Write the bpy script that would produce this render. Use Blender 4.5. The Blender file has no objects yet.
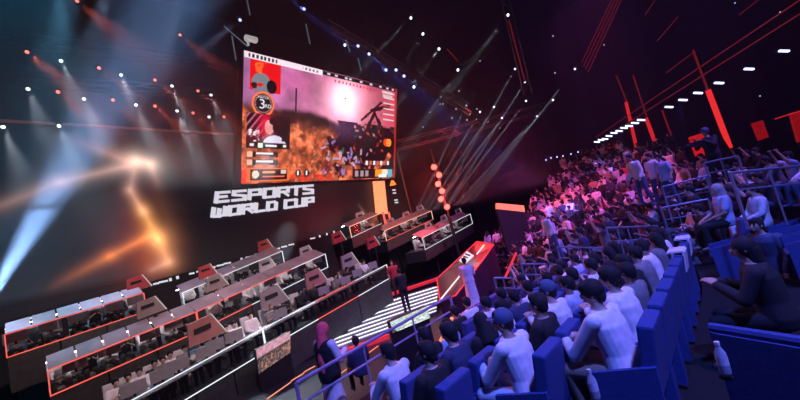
import bpy, bmesh, math, random
import numpy as np
from mathutils import Vector, Matrix
random.seed(7); rng = np.random.default_rng(7)
S = bpy.context.scene; COL = S.collection
# ------------------------------------------------------------------ camera
F, HC = 350.0, 3.6
YAW, PITCH, ROLL = map(math.radians, (42.5, 5.8, -12.9))
cy, sy, cp, sp = math.cos(YAW), math.sin(YAW), math.cos(PITCH), math.sin(PITCH)
fw = Vector((cy*cp, sy*cp, sp)); r0 = Vector((sy, -cy, 0)); u0 = r0.cross(fw)
cr, sr = math.cos(ROLL), math.sin(ROLL)
RT = cr*r0 + sr*u0; UP = -sr*r0 + cr*u0; EYE = Vector((0, 0, HC))
cd = bpy.data.cameras.new('camera'); cam = bpy.data.objects.new('camera', cd); COL.objects.link(cam)
m = Matrix([[RT[i], UP[i], -fw[i]] for i in range(3)]).to_4x4(); m.translation = EYE; cam.matrix_world = m
cd.sensor_width = 36; cd.lens = 36*F/800; cd.clip_end = 300; cd.clip_start = .02
S.camera = cam
def ray(px, py): return fw + RT*((px-400)/F) + UP*((200-py)/F)
def atY(px, py, Y): q = ray(px, py); return EYE + q*(Y/q.y)
def atX(px, py, X): q = ray(px, py); return EYE + q*(X/q.x)
def atZ(px, py, Z): q = ray(px, py); return EYE + q*((Z-HC)/q.z)
def atD(px, py, D): return EYE + ray(px, py)*D
vs = S.view_settings; vs.view_transform = 'Standard'; vs.look = 'None'; vs.gamma = 1; vs.exposure = 0.0; vs.use_curve_mapping = False
# ------------------------------------------------------------------ materials
MATS = {}
def mat(name, col, rough=.6, metal=0, emit=None, es=0, noise=.12, scale=6, bump=0, alpha=1, trans=0):
    if name in MATS: return MATS[name]
    m = bpy.data.materials.new(name); m.use_nodes = True; nt = m.node_tree; b = nt.nodes['Principled BSDF']
    b.inputs['Roughness'].default_value = rough; b.inputs['Metallic'].default_value = metal
    tc = nt.nodes.new('ShaderNodeTexCoord'); nz = nt.nodes.new('ShaderNodeTexNoise'); nz.inputs['Scale'].default_value = scale
    nz.inputs['Detail'].default_value = 3
    nt.links.new(tc.outputs['Object'], nz.inputs['Vector'])
    cr_ = nt.nodes.new('ShaderNodeValToRGB'); e = cr_.color_ramp.elements
    e[0].position = .3; e[1].position = .7
    e[0].color = (*[c*(1-noise) for c in col], 1); e[1].color = (*[min(1, c*(1+noise)) for c in col], 1)
    nt.links.new(nz.outputs['Fac'], cr_.inputs['Fac']); nt.links.new(cr_.outputs['Color'], b.inputs['Base Color'])
    if bump:
        bp = nt.nodes.new('ShaderNodeBump'); bp.inputs['Strength'].default_value = bump; bp.inputs['Distance'].default_value = .01
        nt.links.new(nz.outputs['Fac'], bp.inputs['Height']); nt.links.new(bp.outputs['Normal'], b.inputs['Normal'])
    if emit is not None:
        b.inputs['Emission Color'].default_value = (*emit, 1); b.inputs['Emission Strength'].default_value = es
    if trans: b.inputs['Transmission Weight'].default_value = trans; b.inputs['IOR'].default_value = 1.05
    if alpha < 1: b.inputs['Alpha'].default_value = alpha
    if emit is not None: m.cycles.emission_sampling = 'NONE'
    MATS[name] = m; return m
def led(name, col, es, samp='NONE'):
    m = mat(name, (.02, .02, .02), .4, 0, col, es); m.cycles.emission_sampling = samp; return m
black = mat('black_paint', (.012, .013, .016), .75)
metal = mat('dark_metal', (.03, .03, .035), .45, .6)
railm = mat('rail_paint', (.25, .25, .32), .4, .3)
carpet = mat('carpet', (.004, .004, .007), .95, scale=40, bump=.3)
seatm = mat('blue_seat_fabric', (.035, .065, .24), .8, scale=30, bump=.2)
seatd = mat('dark_seat_fabric', (.02, .04, .15), .85, scale=30, bump=.2)
panelm = mat('light_panel', (.42, .30, .31), .5, noise=.2, scale=1.5)
glassm = mat('smoked_glass', (.03, .03, .04), .12, 0, alpha=.12)
finm = mat('fin_grey', (.30, .26, .27), .5, scale=2)
finr = mat('fin_red', (.50, .06, .07), .5, scale=2)
chairm = mat('chair_white', (.6, .6, .62), .6)
redled = led('red_led', (1, .12, .09), 1.25); crimled = led('crimson_led', (1, .035, .06), 1.1); whiteled = led('white_led', (.85, .92, 1), 1.1)
orangeled = led('orange_led', (1, .22, .04), 1.6); pinkled = led('pink_led', (1, .1, .12), 1.2)
# ------------------------------------------------------------------ helpers
def link(name, me, mats=None, parent=None):
    o = bpy.data.objects.new(name, me); COL.objects.link(o)
    if mats is not None:
        for q in (mats if isinstance(mats, (list, tuple)) else [mats]): me.materials.append(q)
    if parent: o.parent = parent
    return o
def obj(name, bm, mats, parent=None, smooth=False):
    me = bpy.data.meshes.new(name)
    if smooth:
        for f_ in bm.faces: f_.smooth = True
    bm.normal_update(); bm.to_mesh(me); bm.free(); return link(name, me, mats, parent)
def tag(o, label, cat, group=None, kind=None):
    o['label'] = label; o['category'] = cat
    if group: o['group'] = group
    if kind: o['kind'] = kind
    return o
def thing(name, label, cat, loc=(0, 0, 0), rz=0, group=None):
    o = bpy.data.objects.new(name, None); COL.objects.link(o); o.location = loc; o.rotation_euler = (0, 0, rz); o.empty_display_size = .1
    return tag(o, label, cat, group)
def struct(o): o['kind'] = 'structure'; return o
def B(): return bmesh.new()
def box(bm, c, s, rot=None, mi=0, bev=0):
    """axis box at centre c with full size s"""
    vs_ = []
    M_ = rot.to_matrix().to_4x4() if rot is not None else Matrix()
    T = Matrix.Translation(Vector(c)) @ M_ @ Matrix.Diagonal((*s, 1))
    r = bmesh.ops.create_cube(bm, size=1, matrix=T)
    fs = {f_ for v in r['verts'] for f_ in v.link_faces}
    for f_ in fs: f_.material_index = mi
    if bev:
        es = list({e for v in r['verts'] for e in v.link_edges})
        g = bmesh.ops.bevel(bm, geom=es, offset=bev, segments=2, affect='EDGES', profile=.6)
        for f_ in g['faces']: f_.material_index = mi
    return bm
def hexa(bm, p, mi=0):
    """8 corners: bottom 4 ccw, top 4 ccw"""
    v = [bm.verts.new(q) for q in p]
    for q in ((3, 2, 1, 0), (4, 5, 6, 7), (0, 1, 5, 4), (1, 2, 6, 5), (2, 3, 7, 6), (3, 0, 4, 7)):
        f_ = bm.faces.new([v[i] for i in q]); f_.material_index = mi
    return bm
def slab(bm, a, b, c, d, t, mi=0):
    """quad a b c d given thickness vector t"""
    a, b, c, d, t = map(Vector, (a, b, c, d, t)); return hexa(bm, [a, b, c, d, a+t, b+t, c+t, d+t], mi)
def tube(bm, a, b, ra, rb=None, n=8, mi=0):
    a, b = Vector(a), Vector(b); rb = ra if rb is None else rb; d = b-a
    if d.length < 1e-6: return bm
    q = d.to_track_quat('Z', 'Y'); rings = []
    for p, r in ((a, ra), (b, rb)):
        rings.append([bm.verts.new(p + q @ Vector((r*math.cos(2*math.pi*i/n), r*math.sin(2*math.pi*i/n), 0))) for i in range(n)])
    for i in range(n):
        f_ = bm.faces.new((rings[0][i], rings[0][(i+1) % n], rings[1][(i+1) % n], rings[1][i])); f_.material_index = mi
    f_ = bm.faces.new(rings[0][::-1]); f_.material_index = mi
    f_ = bm.faces.new(rings[1]); f_.material_index = mi
    return bm
def path(bm, pts, r, n=8, mi=0):
    for a, b in zip(pts, pts[1:]): tube(bm, a, b, r, n=n, mi=mi)
    return bm
def ball(bm, c, s, rot=None, mi=0, sub=2):
    if not isinstance(s, (tuple, list)): s = (s, s, s)
    T = Matrix.Translation(Vector(c)) @ (rot.to_matrix().to_4x4() if rot else Matrix()) @ Matrix.Diagonal((*s, 1))
    r = bmesh.ops.create_icosphere(bm, subdivisions=sub, radius=1, matrix=T)
    for v in r['verts']:
        for f_ in v.link_faces: f_.material_index = mi
    return bm
def capsule(bm, a, b, ra, rb):
    tube(bm, a, b, ra, rb, n=14); ball(bm, a, ra); ball(bm, b, rb); return bm
def loft(bm, rings, n=18):
    """rings: (centre, rx, ry[, up-axis tilt about x]) stacked"""
    R = []
    for c, rx, ry in rings:
        R.append([bm.verts.new(Vector(c)+Vector((rx*math.cos(2*math.pi*i/n), ry*math.sin(2*math.pi*i/n), 0))) for i in range(n)])
    for a, b in zip(R, R[1:]):
        for i in range(n): bm.faces.new((a[i], a[(i+1) % n], b[(i+1) % n], b[i]))
    bm.faces.new(R[0][::-1]); bm.faces.new(R[-1]); return bm
def remesh(bm, vox, smooth=3, dec=None):
    me = bpy.data.meshes.new('tmp'); bm.to_mesh(me); bm.free()
    o = bpy.data.objects.new('tmp', me); COL.objects.link(o)
    md = o.modifiers.new('r', 'REMESH'); md.mode = 'VOXEL'; md.voxel_size = vox; md.use_smooth_shade = True
    if smooth: s = o.modifiers.new('s', 'SMOOTH'); s.iterations = smooth; s.factor = .5
    if dec: d = o.modifiers.new('d', 'DECIMATE'); d.ratio = dec
    dg = bpy.context.evaluated_depsgraph_get(); res = bpy.data.meshes.new_from_object(o.evaluated_get(dg))
    bpy.data.objects.remove(o); bpy.data.meshes.remove(me)
    for p in res.polygons: p.use_smooth = True
    return res
def dup(root, loc, rz=None, label=None, group=None, scale=None):
    r = root.copy(); COL.objects.link(r); r.location = loc
    if rz is not None: r.rotation_euler = (0, 0, rz)
    if label: r['label'] = label
    if group: r['group'] = group
    if scale: r.scale = (scale,)*3
    for ch in list(root.children):
        c = ch.copy(); COL.objects.link(c); c.parent = r
        for g in list(ch.children):
            d = g.copy(); COL.objects.link(d); d.parent = c
    return r
def spot(p, t, power, ang, col, blend=.3, rad=.05, name='spot_light'):
    l = bpy.data.lights.new(name, 'SPOT'); l.energy = power; l.spot_size = math.radians(ang); l.spot_blend = blend; l.color = col; l.shadow_soft_size = rad
    o = bpy.data.objects.new(name, l); COL.objects.link(o); o.location = p
    o.rotation_euler = (Vector(t)-Vector(p)).to_track_quat('-Z', 'Y').to_euler(); return o
def point(p, power, col, rad=.1):
    l = bpy.data.lights.new('lamp_light', 'POINT'); l.energy = power; l.color = col; l.shadow_soft_size = rad
    o = bpy.data.objects.new('lamp_light', l); COL.objects.link(o); o.location = p; return o
def text_mesh(s, size):
    c = bpy.data.curves.new('t', 'FONT'); c.body = s; c.size = size; c.align_x = 'CENTER'; c.align_y = 'CENTER'; c.extrude = .004
    o = bpy.data.objects.new('t', c); COL.objects.link(o); dg = bpy.context.evaluated_depsgraph_get()
    me = bpy.data.meshes.new_from_object(o.evaluated_get(dg)); bpy.data.objects.remove(o); return me
# ------------------------------------------------------------------ world and haze
w = bpy.data.worlds.new('world'); S.world = w; w.use_nodes = True
w.node_tree.nodes['Background'].inputs[0].default_value = (.004, .008, .012, 1); w.node_tree.nodes['Background'].inputs[1].default_value = .6
def haze(name, c, sz, dens, label):
    bm = B(); box(bm, c, sz); hz = obj(name, bm, None)
    hm = bpy.data.materials.new('haze'); hm.use_nodes = True; nt = hm.node_tree; nt.nodes.remove(nt.nodes['Principled BSDF'])
    v = nt.nodes.new('ShaderNodeVolumeScatter'); v.inputs['Density'].default_value = dens; v.inputs['Anisotropy'].default_value = .2
    nt.links.new(v.outputs[0], nt.nodes['Material Output'].inputs['Volume']); hz.data.materials.append(hm)
    return tag(hz, label, 'haze', kind='stuff')
haze('thin_haze', (15, -7.0, 12), (56.8, 22.8, 23.8), .0012, 'very thin haze hanging over the audience')
haze('stage_haze', (.4, 15.2, 15.0), (17, 13.4, 15.2), .013, 'denser theatrical haze floating high above the stage and its backdrop')
haze('stage_haze', (12.96, 15.2, 15.0), (8.1, 13.4, 15.2), .006, 'lighter haze in front of the hanging screen')
haze('stage_haze', (-2.5, 18.4, 5.85), (11, 7, 2.9), .016, 'haze bank low in front of the left end of the backdrop')
haze('stage_haze', (26.6, 14.5, 13.8), (19, 14.8, 18.0), .0075, 'theatrical haze around the fan of beams and red lamps')
# ------------------------------------------------------------------ room shell
def wall(name, c, s, m_=black):
    bm = B(); box(bm, c, s); return struct(obj(name, bm, m_))
wall('floor', (15, 4, -.15), (58, 46, .3), mat('arena_floor', (.02, .02, .026), .35, noise=.3, scale=.6))
wall('ceiling', (15, 4, 24.6), (58, 46, .3))
wall('wall_stage', (15, 26.6, 12), (58, .3, 25.2)); wall('wall_right', (15, -18.7, 12), (58, .3, 25.2))
wall('wall_far', (43.7, 4, 12), (.3, 46, 25.2), mat('far_wall', (.03, .012, .018), .8, noise=.3)); wall('wall_back', (-13.8, 4, 12), (.3, 46, 25.2))
# ------------------------------------------------------------------ seating bowl
CX, CY = 7.5, 14.0
def rad(k): return 12.9 - .85*k
def lev(k):
    if k >= -3: return 1.35 - .17*k
    return 1.86 + .33*(-3-k)
def bowl(r, t):
    if t < 0: return Vector((CX + 13*t, CY - r, 0))
    return Vector((CX + r*math.sin(t), CY - r*math.cos(t), 0))
TMAX = 1.42
def ts(a, b, n): return [a+(b-a)*i/n for i in range(n+1)]
for k in range(6, -17, -1):
    ri, ro = rad(k)-.5, rad(k)+.35      # person sits at rad(k); step spans in front and behind
    bm = B(); T = ([-.9] + ts(0, TMAX, 24)) if k > -4 else ts({-4: .1, -5: .3, -6: .45, -7: .8, -8: .8}.get(k, 1.0 if k > -13 else 1.18), TMAX, 20); z = lev(k)
    if k == 6: ri = rad(k)-.6
    prev = None
    for t in T:
        a, b = bowl(ri, t), bowl(ro, t)
        q = [bm.verts.new((a.x, a.y, 0)), bm.verts.new((b.x, b.y, 0)), bm.verts.new((b.x, b.y, z)), bm.verts.new((a.x, a.y, z))]
        if prev:
            for i in range(4): bm.faces.new((prev[i], q[i], q[(i+1) % 4], prev[(i+1) % 4]))
        else: bm.faces.new(q[::-1])
        prev = q
    bm.faces.new(prev)
    struct(obj('floor', bm, carpet))
# ------------------------------------------------------------------ LED backdrop wall (a real screen: its picture emits)
def screen_mesh(name, origin, ux, uz, nx, nz, fn, es, parent=None, gam=0):
    """emissive picture grid; fn(u,v) arrays in 0..1, v up -> rgb"""
    origin, ux, uz = map(Vector, (origin, ux, uz))
    U, Vv = np.meshgrid(np.linspace(0, 1, nx), np.linspace(0, 1, nz))
    rgb = fn(U, Vv)
    if gam: rgb = np.clip(rgb, 0, 3)**gam*1.25
    P = np.array(origin)[None, None]+U[..., None]*np.array(ux)+Vv[..., None]*np.array(uz)
    me = bpy.data.meshes.new(name); n = nx*nz
    idx = np.arange(n).reshape(nz, nx)
    q = np.stack([idx[:-1, :-1], idx[:-1, 1:], idx[1:, 1:], idx[1:, :-1]], -1).reshape(-1, 4)
    me.from_pydata(P.reshape(-1, 3).tolist(), [], q.tolist())
    ca = me.color_attributes.new('picture', 'FLOAT_COLOR', 'POINT')
    ca.data.foreach_set('color', np.concatenate([np.clip(rgb, 0, 4).reshape(-1, 3), np.ones((n, 1))], 1).astype(np.float32).ravel())
    key = 'screen_picture_%g' % es
    if key not in MATS:
        m_ = bpy.data.materials.new('screen_picture'); m_.use_nodes = True; t_ = m_.node_tree; b = t_.nodes['Principled BSDF']
        b.inputs['Base Color'].default_value = (.01, .01, .012, 1); b.inputs['Roughness'].default_value = .5
        a_ = t_.nodes.new('ShaderNodeVertexColor'); a_.layer_name = 'picture'
        t_.links.new(a_.outputs[0], b.inputs['Emission Color']); b.inputs['Emission Strength'].default_value = es; MATS[key] = m_; m_.cycles.emission_sampling = 'NONE'
    return link(name, me, MATS[key], parent)
def seg(X, Y, a, b):
    ax, ay = a; bx, by = b; dx, dy = bx-ax, by-ay; t = np.clip(((X-ax)*dx+(Y-ay)*dy)/(dx*dx+dy*dy), 0, 1)
    return np.hypot(X-ax-t*dx, Y-ay-t*dy), t
WX0, WX1, WZ0, WZ1 = -6.0, 25.0, 3.6, 12.4
def wp(px, py): p = atY(px, py, 22.0); return (p.x, p.z)
def backdrop(U, Vv):
    X = WX0+U*(WX1-WX0); Z = WZ0+Vv*(WZ1-WZ0); img = np.zeros(U.shape+(3,)); img += np.array([.0035, .006, .009])
    def glow(a, b, wd, col, fa=1, fb=1, p=1.3):
        d, t = seg(X, Z, wp(*a), wp(*b)); g = np.exp(-(d/wd)**p)*(fa+(fb-fa)*t)
        nonlocal img; img = img+g[..., None]*np.array(col)
    W_ = (.62, .34, .27); O = (.85, .22, .05)
    # smooth strokes of the animated ribbon graphic
    glow((-30, 218), (60, 182), .28, W_, .35, .55); glow((60, 182), (136, 164), .26, W_, .55, 1.1)
    glow((64, 136), (130, 162), .3, (.8, .35, .25), .05, .7); glow((136, 160), (150, 164), .4, (1, .75, .6), 1.2, 1.1)
    glow((150, 164), (158, 184), .22, W_, .9, .2); glow((134, 172), (130, 190), .22, W_, .7, .6); glow((130, 190), (143, 212), .2, (1, .5, .3), .5, .8)
    glow((143, 210), (158, 240), .28, (1, .45, .12), .7, 1.1); glow((158, 238), (168, 262), .38, (1, .42, .17), 1.1, .8); glow((168, 262), (152, 270), .22, W_, .7, .5)
    glow((150, 236), (110, 256), .22, O, 1.1, .75); glow((110, 256), (50, 288), .24, O, .75, .05)
    glow((135, 200), (148, 262), .9, (.35, .05, .02), .3, .9); glow((90, 230), (140, 240), .9, (.1, .03, .03), .2, .5)
    glow((150, 170), (176, 240), .5, (.25, .1, .05), .1, .35)
    # pale blurred disc graphic at the top
    cx_, cz_ = wp(177, 162); d = np.hypot((X-cx_)/1.25, (Z-cz_)/1.35); g = 1/(1+np.exp((d-1)*14))
    img = img+(g*(.028+.03*np.exp(-((X-cx_+.3)**2+(Z-cz_)**2)*1.5)))[..., None]*np.array([1, .93, .95])
    cx_, cz_ = wp(191, 158); g = (np.hypot((X-cx_)/.7, (Z-cz_)/.8) < 1)*(np.sin(X*23)*np.sin(Z*31+X*7) > .2)*.035; img = img+g[..., None]
    # warm comet graphic by the orange column
    glow((358, 204), (378, 232), .12, (.9, .4, .25), .05, .7); glow((368, 222), (384, 214), .25, O, .3, .9); glow((372, 226), (392, 236), .3, (1, .12, .05), .5, .6)
    return img
bd = thing('backdrop_screen', 'wide black LED backdrop wall with blurred orange ribbon graphic behind booths', 'screen', (WX0, 22.3, 0))
def ch(o, par):   # parent keeping world placement
    o.parent = par; o.matrix_parent_inverse = Matrix.Translation(-Vector(par.location)) if par.rotation_euler.z == 0 else (Matrix.Translation(par.location) @ Matrix.Rotation(par.rotation_euler.z, 4, 'Z')).inverted()
    return o
ch(screen_mesh('display_face', (WX0, 22.0, WZ0), (WX1-WX0, 0, 0), (0, 0, WZ1-WZ0), 520, 150, backdrop, .9), bd)
bm = B(); box(bm, ((WX0+WX1)/2, 22.2, (WZ0+WZ1)/2), (WX1-WX0, .34, WZ1-WZ0)); ch(obj('housing', bm, black), bd)
bm = B(); box(bm, ((WX0+WX1)/2, 22.2, WZ0/2), (WX1-WX0-.2, .2, WZ0)); ch(obj('support_base', bm, black), bd)
bm = B(); box(bm, ((WX0+WX1)/2, 21.98, WZ1+.05), (WX1-WX0, .3, .09)); box(bm, (WX1+.03, 21.98, (WZ0+WZ1)/2), (.05, .3, WZ1-WZ0)); ch(obj('edge_trim', bm, mat('brown_trim_glow', (.25, .1, .08), .5, 0, (1, .3, .2), .06)), bd)  # faint orange glow put into the trim's own material
# sponsor lettering strip at the wall foot (illegible white marks)
sb = thing('sponsor_strip', 'row of small white sponsor marks along the foot of the backdrop', 'sign', (0, 21.6, 0))
r_ = random.Random(3)
for i in range(46):
    q = i/45; px = 14+q*320; py = 322-(q**1.05)*90; p = atY(px, py, 21.6)
    if r_.random() < .28: continue
    wd = r_.choice([.12, .25, .4]); bm = B(); box(bm, p, (wd, .03, .09 if wd > .2 else .16)); ch(obj('mark', bm, led('sponsor_white', (.9, .9, 1), .8)), sb)
a, b = atY(10, 326, 21.65), atY(336, 235, 21.65)
bm = B(); slab(bm, Vector((a.x, a.y, 0)), Vector((b.x, b.y, 0)), b+Vector((0, 0, .25)), a+Vector((0, 0, .25)), (0, .08, 0)); ch(obj('board', bm, black), sb)
# ------------------------------------------------------------------ title lettering
GL = {  # strokes on a 4 x 5 grid (x0,y0,x1,y1 polylines)
 'E': [[(4, 5), (0, 5), (0, 0), (4, 0)], [(0, 2.6), (3.2, 2.6)]], 'S': [[(4, 5), (0, 5), (0, 3.1), (4, 2.1), (4, 0), (-.2, 0)]],
 'P': [[(0, 0), (0, 5), (4, 5), (4, 2.2), (.6, 2.2)]], 'O': [[(0, 0), (0, 5), (4, 5), (4, 0), (0, 0)]], 'R': [[(0, 0), (0, 5), (4, 5), (4, 2.4), (.8, 2.4)], [(1.9, 2.4), (4.2, 0)]],
 'T': [[(-.3, 5), (4.3, 5)], [(2, 5), (2, 0)]], 'W': [[(0, 5), (0, .4), (2.3, 0), (2.3, 4)], [(2.3, 0), (4.6, .4), (4.6, 5)]], 'L': [[(0, 5), (0, 0), (4, 0)]],
 'D': [[(0, 0), (0, 5), (3.2, 5), (4, 4.2), (4, 0), (0, 0)]], 'C': [[(4, 5), (0, 5), (0, 0), (4, 0)]], 'U': [[(0, 5), (0, 0), (4, 0), (4, 5)]]}
tl = thing('title_lettering', 'white angular slanted letters ESPORTS WORLD CUP below the hanging screen', 'sign', (7.9, 21.9, 7))
white_letters = led('letter_white', (.82, .78, .9), .85)
def word(s, A, Bp, h, w_, adv):
    """letters from A towards Bp (x,z on the wall)"""
    A = Vector((A[0], 0, A[1])); D = Vector((Bp[0], 0, Bp[1]))-A; L = D.length; D.normalize(); n = sum(.55 if c == ' ' else (1.15 if c == 'W' else 1) for c in s); x = 0; cw = L/n
    for c in s:
        if c == ' ': x += .55*cw; continue
        wf = 1.15 if c == 'W' else 1
        gx = cw*wf*.70/(4.6 if c == 'W' else 4); gz = (h-.24)/5; bm = B(); th = .13
        for pl in GL[c]:
            for (x0, y0), (x1, y1) in zip(pl, pl[1:]):
                def W(xx, yy): zz = .12+yy*gz; return A+D*(x+.1*cw+xx*gx+zz*.28)+Vector((0, 0, zz))
                p, q = W(x0, y0), W(x1, y1); d = (q-p).normalized(); nrm = Vector((-d.z, 0, d.x))*(.125 if abs(d.x) < .6 else .078); e = d*.075
                o_ = Vector((0, 21.88, 0))
                slab(bm, p-nrm-e+o_, q-nrm+e+o_, q+nrm+e+o_, p+nrm-e+o_, (0, .08, 0))
        ch(obj('letter', bm, white_letters), tl); x += wf*cw
word('ESPORTS', wp(213.5, 204.5), wp(314, 194.5), .80, 0, 0)
word('WORLD CUP', wp(210.5, 219.5), wp(314, 206), .74, 0, 0)
# ------------------------------------------------------------------ hanging game screen
YS = 20.5
A_, B_, C_, D_ = atY(244, 50, YS-.35), atY(397, 89, YS-.35), atY(395, 178, YS+.35), atY(241, 184, YS+.35)
def noise2(U, Vv, sc, seed=0, oct_=4):
    r = np.random.default_rng(seed); out = np.zeros(U.shape); amp = 1; tot = 0
    for o in range(oct_):
        g = r.random((64, 64)); x = (U*sc*2**o) % 63; y = (Vv*sc*2**o) % 63; xi, yi = x.astype(int), y.astype(int); fx, fy = x-xi, y-yi; fx = fx*fx*(3-2*fx); fy = fy*fy*(3-2*fy)
        out += amp*((g[yi, xi]*(1-fx)+g[yi, xi+1]*fx)*(1-fy)+(g[yi+1, xi]*(1-fx)+g[yi+1, xi+1]*fx)*fy); tot += amp; amp *= .55
    return out/tot
def game(U, Vv):
    X, Y = U, 1-Vv   # y down
    n1 = noise2(U*1.8, Vv, 7, 1); n2 = noise2(U*1.8, Vv, 16, 2, 5); n3 = noise2(U*1.8, Vv, 30, 3, 3)
    img = np.zeros(U.shape+(3,)); c = lambda *a: np.array(a)
    def put(mask, col, a=1.0): 
        nonlocal img; k = (mask*a)[..., None]; img = img*(1-k)+np.asarray(col)*k
    sm = lambda x, wd=.01: 1/(1+np.exp(-np.clip(x/wd, -40, 40)))
    sky = (c(.60, .33, .55)*(1-X)[..., None]+c(.62, .16, .22)*X[..., None])*(.55+.8*n1[..., None]) + (np.exp(-((X-.575)**2/.012+(Y-.24)**2/.05))+.35*np.exp(-((X-.6)**2/.06+(Y-.3)**2/.08)))[..., None]*c(.75, .62, .6)
    img = sky*1.0
    img = img+(np.exp(-((X-.25)**2/.02+(Y-.18)**2/.01))*n1)[..., None]*c(.15, -.02, .05)
    hill = .385+.14*X+.03*np.sin(X*11+1)+.02*n2; put(sm(Y-hill+.0, .01), c(.09, .045, .05)[None, None]*(.4+1.2*n2[..., None]))
    ground = sm(Y-(.44+.22*X*(X<.5)+.11*(X>=.5)+.05*n1), .02); put(ground, (c(.86, .34, .20)[None, None]*(.12+1.6*n2[..., None]**1.6)+.25*(n3[..., None] > .66)*c(.9, .5, .4)))
    # dark creatures and foliage, right and centre
    dk = sm(noise2(U*1.8, Vv, 9, 8, 4)-.48+.5*np.exp(-((X-.78)**2/.02+(Y-.62)**2/.05))+.25*np.exp(-((X-.6)**2/.02+(Y-.75)**2/.04))-.35*(Y < .45)-.5*(X < .45)*(Y < .95)-.1, .02)
    put(dk*(X > .30), c(.03, .018, .03)[None, None]*(.3+2*n3[..., None]))
    put((np.abs(X-.265) < .004)*(Y > .22)*(Y < .42)*(n3>.2), (.03, .02, .06))
    for (x0, y0, x1, y1, wd) in [(.7, .42, .86, .2, .012), (.74, .52, .8, .33, .02), (.78, .3, .93, .22, .02), (.86, .5, .8, .3, .012), (.66, .8, .72, .55, .02), (.6, .6, .7, .75, .015), (.84, .4, .9, .6, .02)]:
        d, _ = seg(X*1.78, Y, (x0*1.78, y0), (x1*1.78, y1)); put(d < wd*(.6+n3), (.10, .02, .03))
    rr = np.random.default_rng(5)
    for i in range(60):   # armour glints
        x, y = .56+rr.normal(0, .09), .8+rr.normal(0, .1); col = [(.55, .4, .75), (.8, .6, .8), (.5, .1, .12), (.12, .3, .25), (.75, .25, .15)][rr.integers(5)]
        a = rr.random()*3.14; L = .02+.03*rr.random(); d, _ = seg(X*1.78, Y, (x*1.78, y), (x*1.78+L*math.cos(a), y+L*math.sin(a))); put(d < .006+.008*rr.random(), np.array(col)*.8, .85)
    for i in range(26):
        x, y = .78+rr.normal(0, .08), .55+rr.normal(0, .12); a = rr.random()*3.14; L = .03*rr.random(); d, _ = seg(X*1.78, Y, (x*1.78, y), (x*1.78+L*math.cos(a), y+L*math.sin(a))); put(d < .006+.006*rr.random(), np.array([(.8, .2, .08), (.55, .08, .08), (.8, .5, .45)][rr.integers(3)])*.8, .9)
    R = lambda x0, y0, x1, y1: ((X > x0)*(X < x1)*(Y > y0)*(Y < y1)).astype(float)
    # top bars
    put(R(.0, 0, .42, .055), (.85, .78, .82)); put(R(.02, .012, .16, .042)*(np.sin(X*330) > -.3), (.08, .08, .1)); put(R(.3, .018, .4, .038)*(np.sin(X*280) > 0), (.3, .25, .3))
    put(R(.42, .0, 1, .045), (.035, .035, .045)); 
    for x in (.45, .5, .57, .6, .68, .76, .84, .9, .95): put(R(x, .012, x+.02, .034), (.7, .65, .7))
    for x in np.arange(.5, .8, .026): put(R(x, .065, x+.009, .09), (.7, .05, .08))
    # red portrait card with a grey bust
    put(R(.03, .055, .18, .30), (.80, .04, .05)); put((np.hypot((X-.085)*1.78, (Y-.245)*.9) < .085)*R(.03, .055, .18, .30)*(n2 > .3), (.34, .36, .40)); put((np.hypot((X-.135)*1.78, (Y-.25)*.8) < .045)*1., (.03, .03, .04)); put((np.hypot((X-.1)*1.78, (Y-.11)*2) < .1)*(n2 > .52)*R(.03, .055, .18, .3), (.95, .28, .10))
    put((np.hypot((X-.05)*1.78, Y-.26) < .025)*1., (.05, .04, .05))
    # place badge
    d = np.hypot((X-.095)*1.78, Y-.395); put(d < .098, (.9, .35, .18)); put(d < .080, (.03, .04, .06)); put((d < .072)*(d > .066), (.55, .4, .4))
    # player camera card
    put(R(.018, .475, .235, .735), (.07, .02, .05)); put(R(.018, .475, .10, .66)*(np.sin((X*2.2+Y)*95) > .5), (.8, .35, .45), .7); put(R(.03, .6, .08, .69)*(n3 > .5), (.8, .78, .8))
    put(np.exp(-((X-.11)**2/.0012+(Y-.56)**2/.012))*R(.018, .475, .235, .7), (.95, .05, .18), .9)
    put((np.hypot((X-.128)*1.9, (Y-.575)*.8) < .045)*1., (.78, .45, .42)); put((np.hypot((X-.122)*2.2, (Y-.545)*1.2) < .03)*1., (.85, .5, .5)); put((np.hypot((X-.145)*1.78, (Y-.525)*1.2) < .035)*1., (.06, .03, .04)); put((np.hypot((X-.16)*1.78, (Y-.575)) < .03)*1., (.02, .02, .03))
    put((np.hypot((X-.155)*1.25, (Y-.72)*.9) < .075)*(Y < .70), (.74, .70, .80)); put(R(.19, .52, .23, .68), (.03, .03, .04))
    put(R(.018, .695, .235, .74), (.02, .02, .03)); put(R(.075, .70, .095, .735), (.75, .95, .8)); put(R(.11, .71, .165, .725), (.85, .85, .9)); put(R(.035, .708, .055, .726), (.8, .8, .85)); put(R(.2, .708, .215, .726), (.8, .8, .8))
    for y in (.765, .825): put(R(.025, y, .175, y+.042), (.05, .04, .05)); put(R(.025, y, .05, y+.042), (.85, .6, .5)); put(R(.065, y+.008, .15, y+.02), (.85, .82, .82)); put(R(.065, y+.03, .13, y+.038), (.9, .4, .3))
    put(R(.025, .885, .235, .985), (.85, .30, .12)); put(R(.04, .895, .225, .975), (.06, .04, .05)); put(np.hypot((X-.065)*1.78, Y-.935) < .03, (.8, .7, .6)); put(R(.1, .91, .16, .925), (.95, .5, .2)); put(R(.1, .945, .21, .955), (.85, .3, .2)); put(R(.19, .9, .22, .93), (.7, .65, .6))
    put(R(.0, .9, .02, 1), (.85, .12, .08)); put(R(.24, .94, .5, 1)*(n2 > .5), (.75, .10, .08), .7)
    for x in (.285, .335): put(np.hypot((X-x)*1.78, Y-.93) < .03, (.06, .06, .08)); put(R(x-.004, .912, x+.004, .948), (.9, .9, .9))
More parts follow.
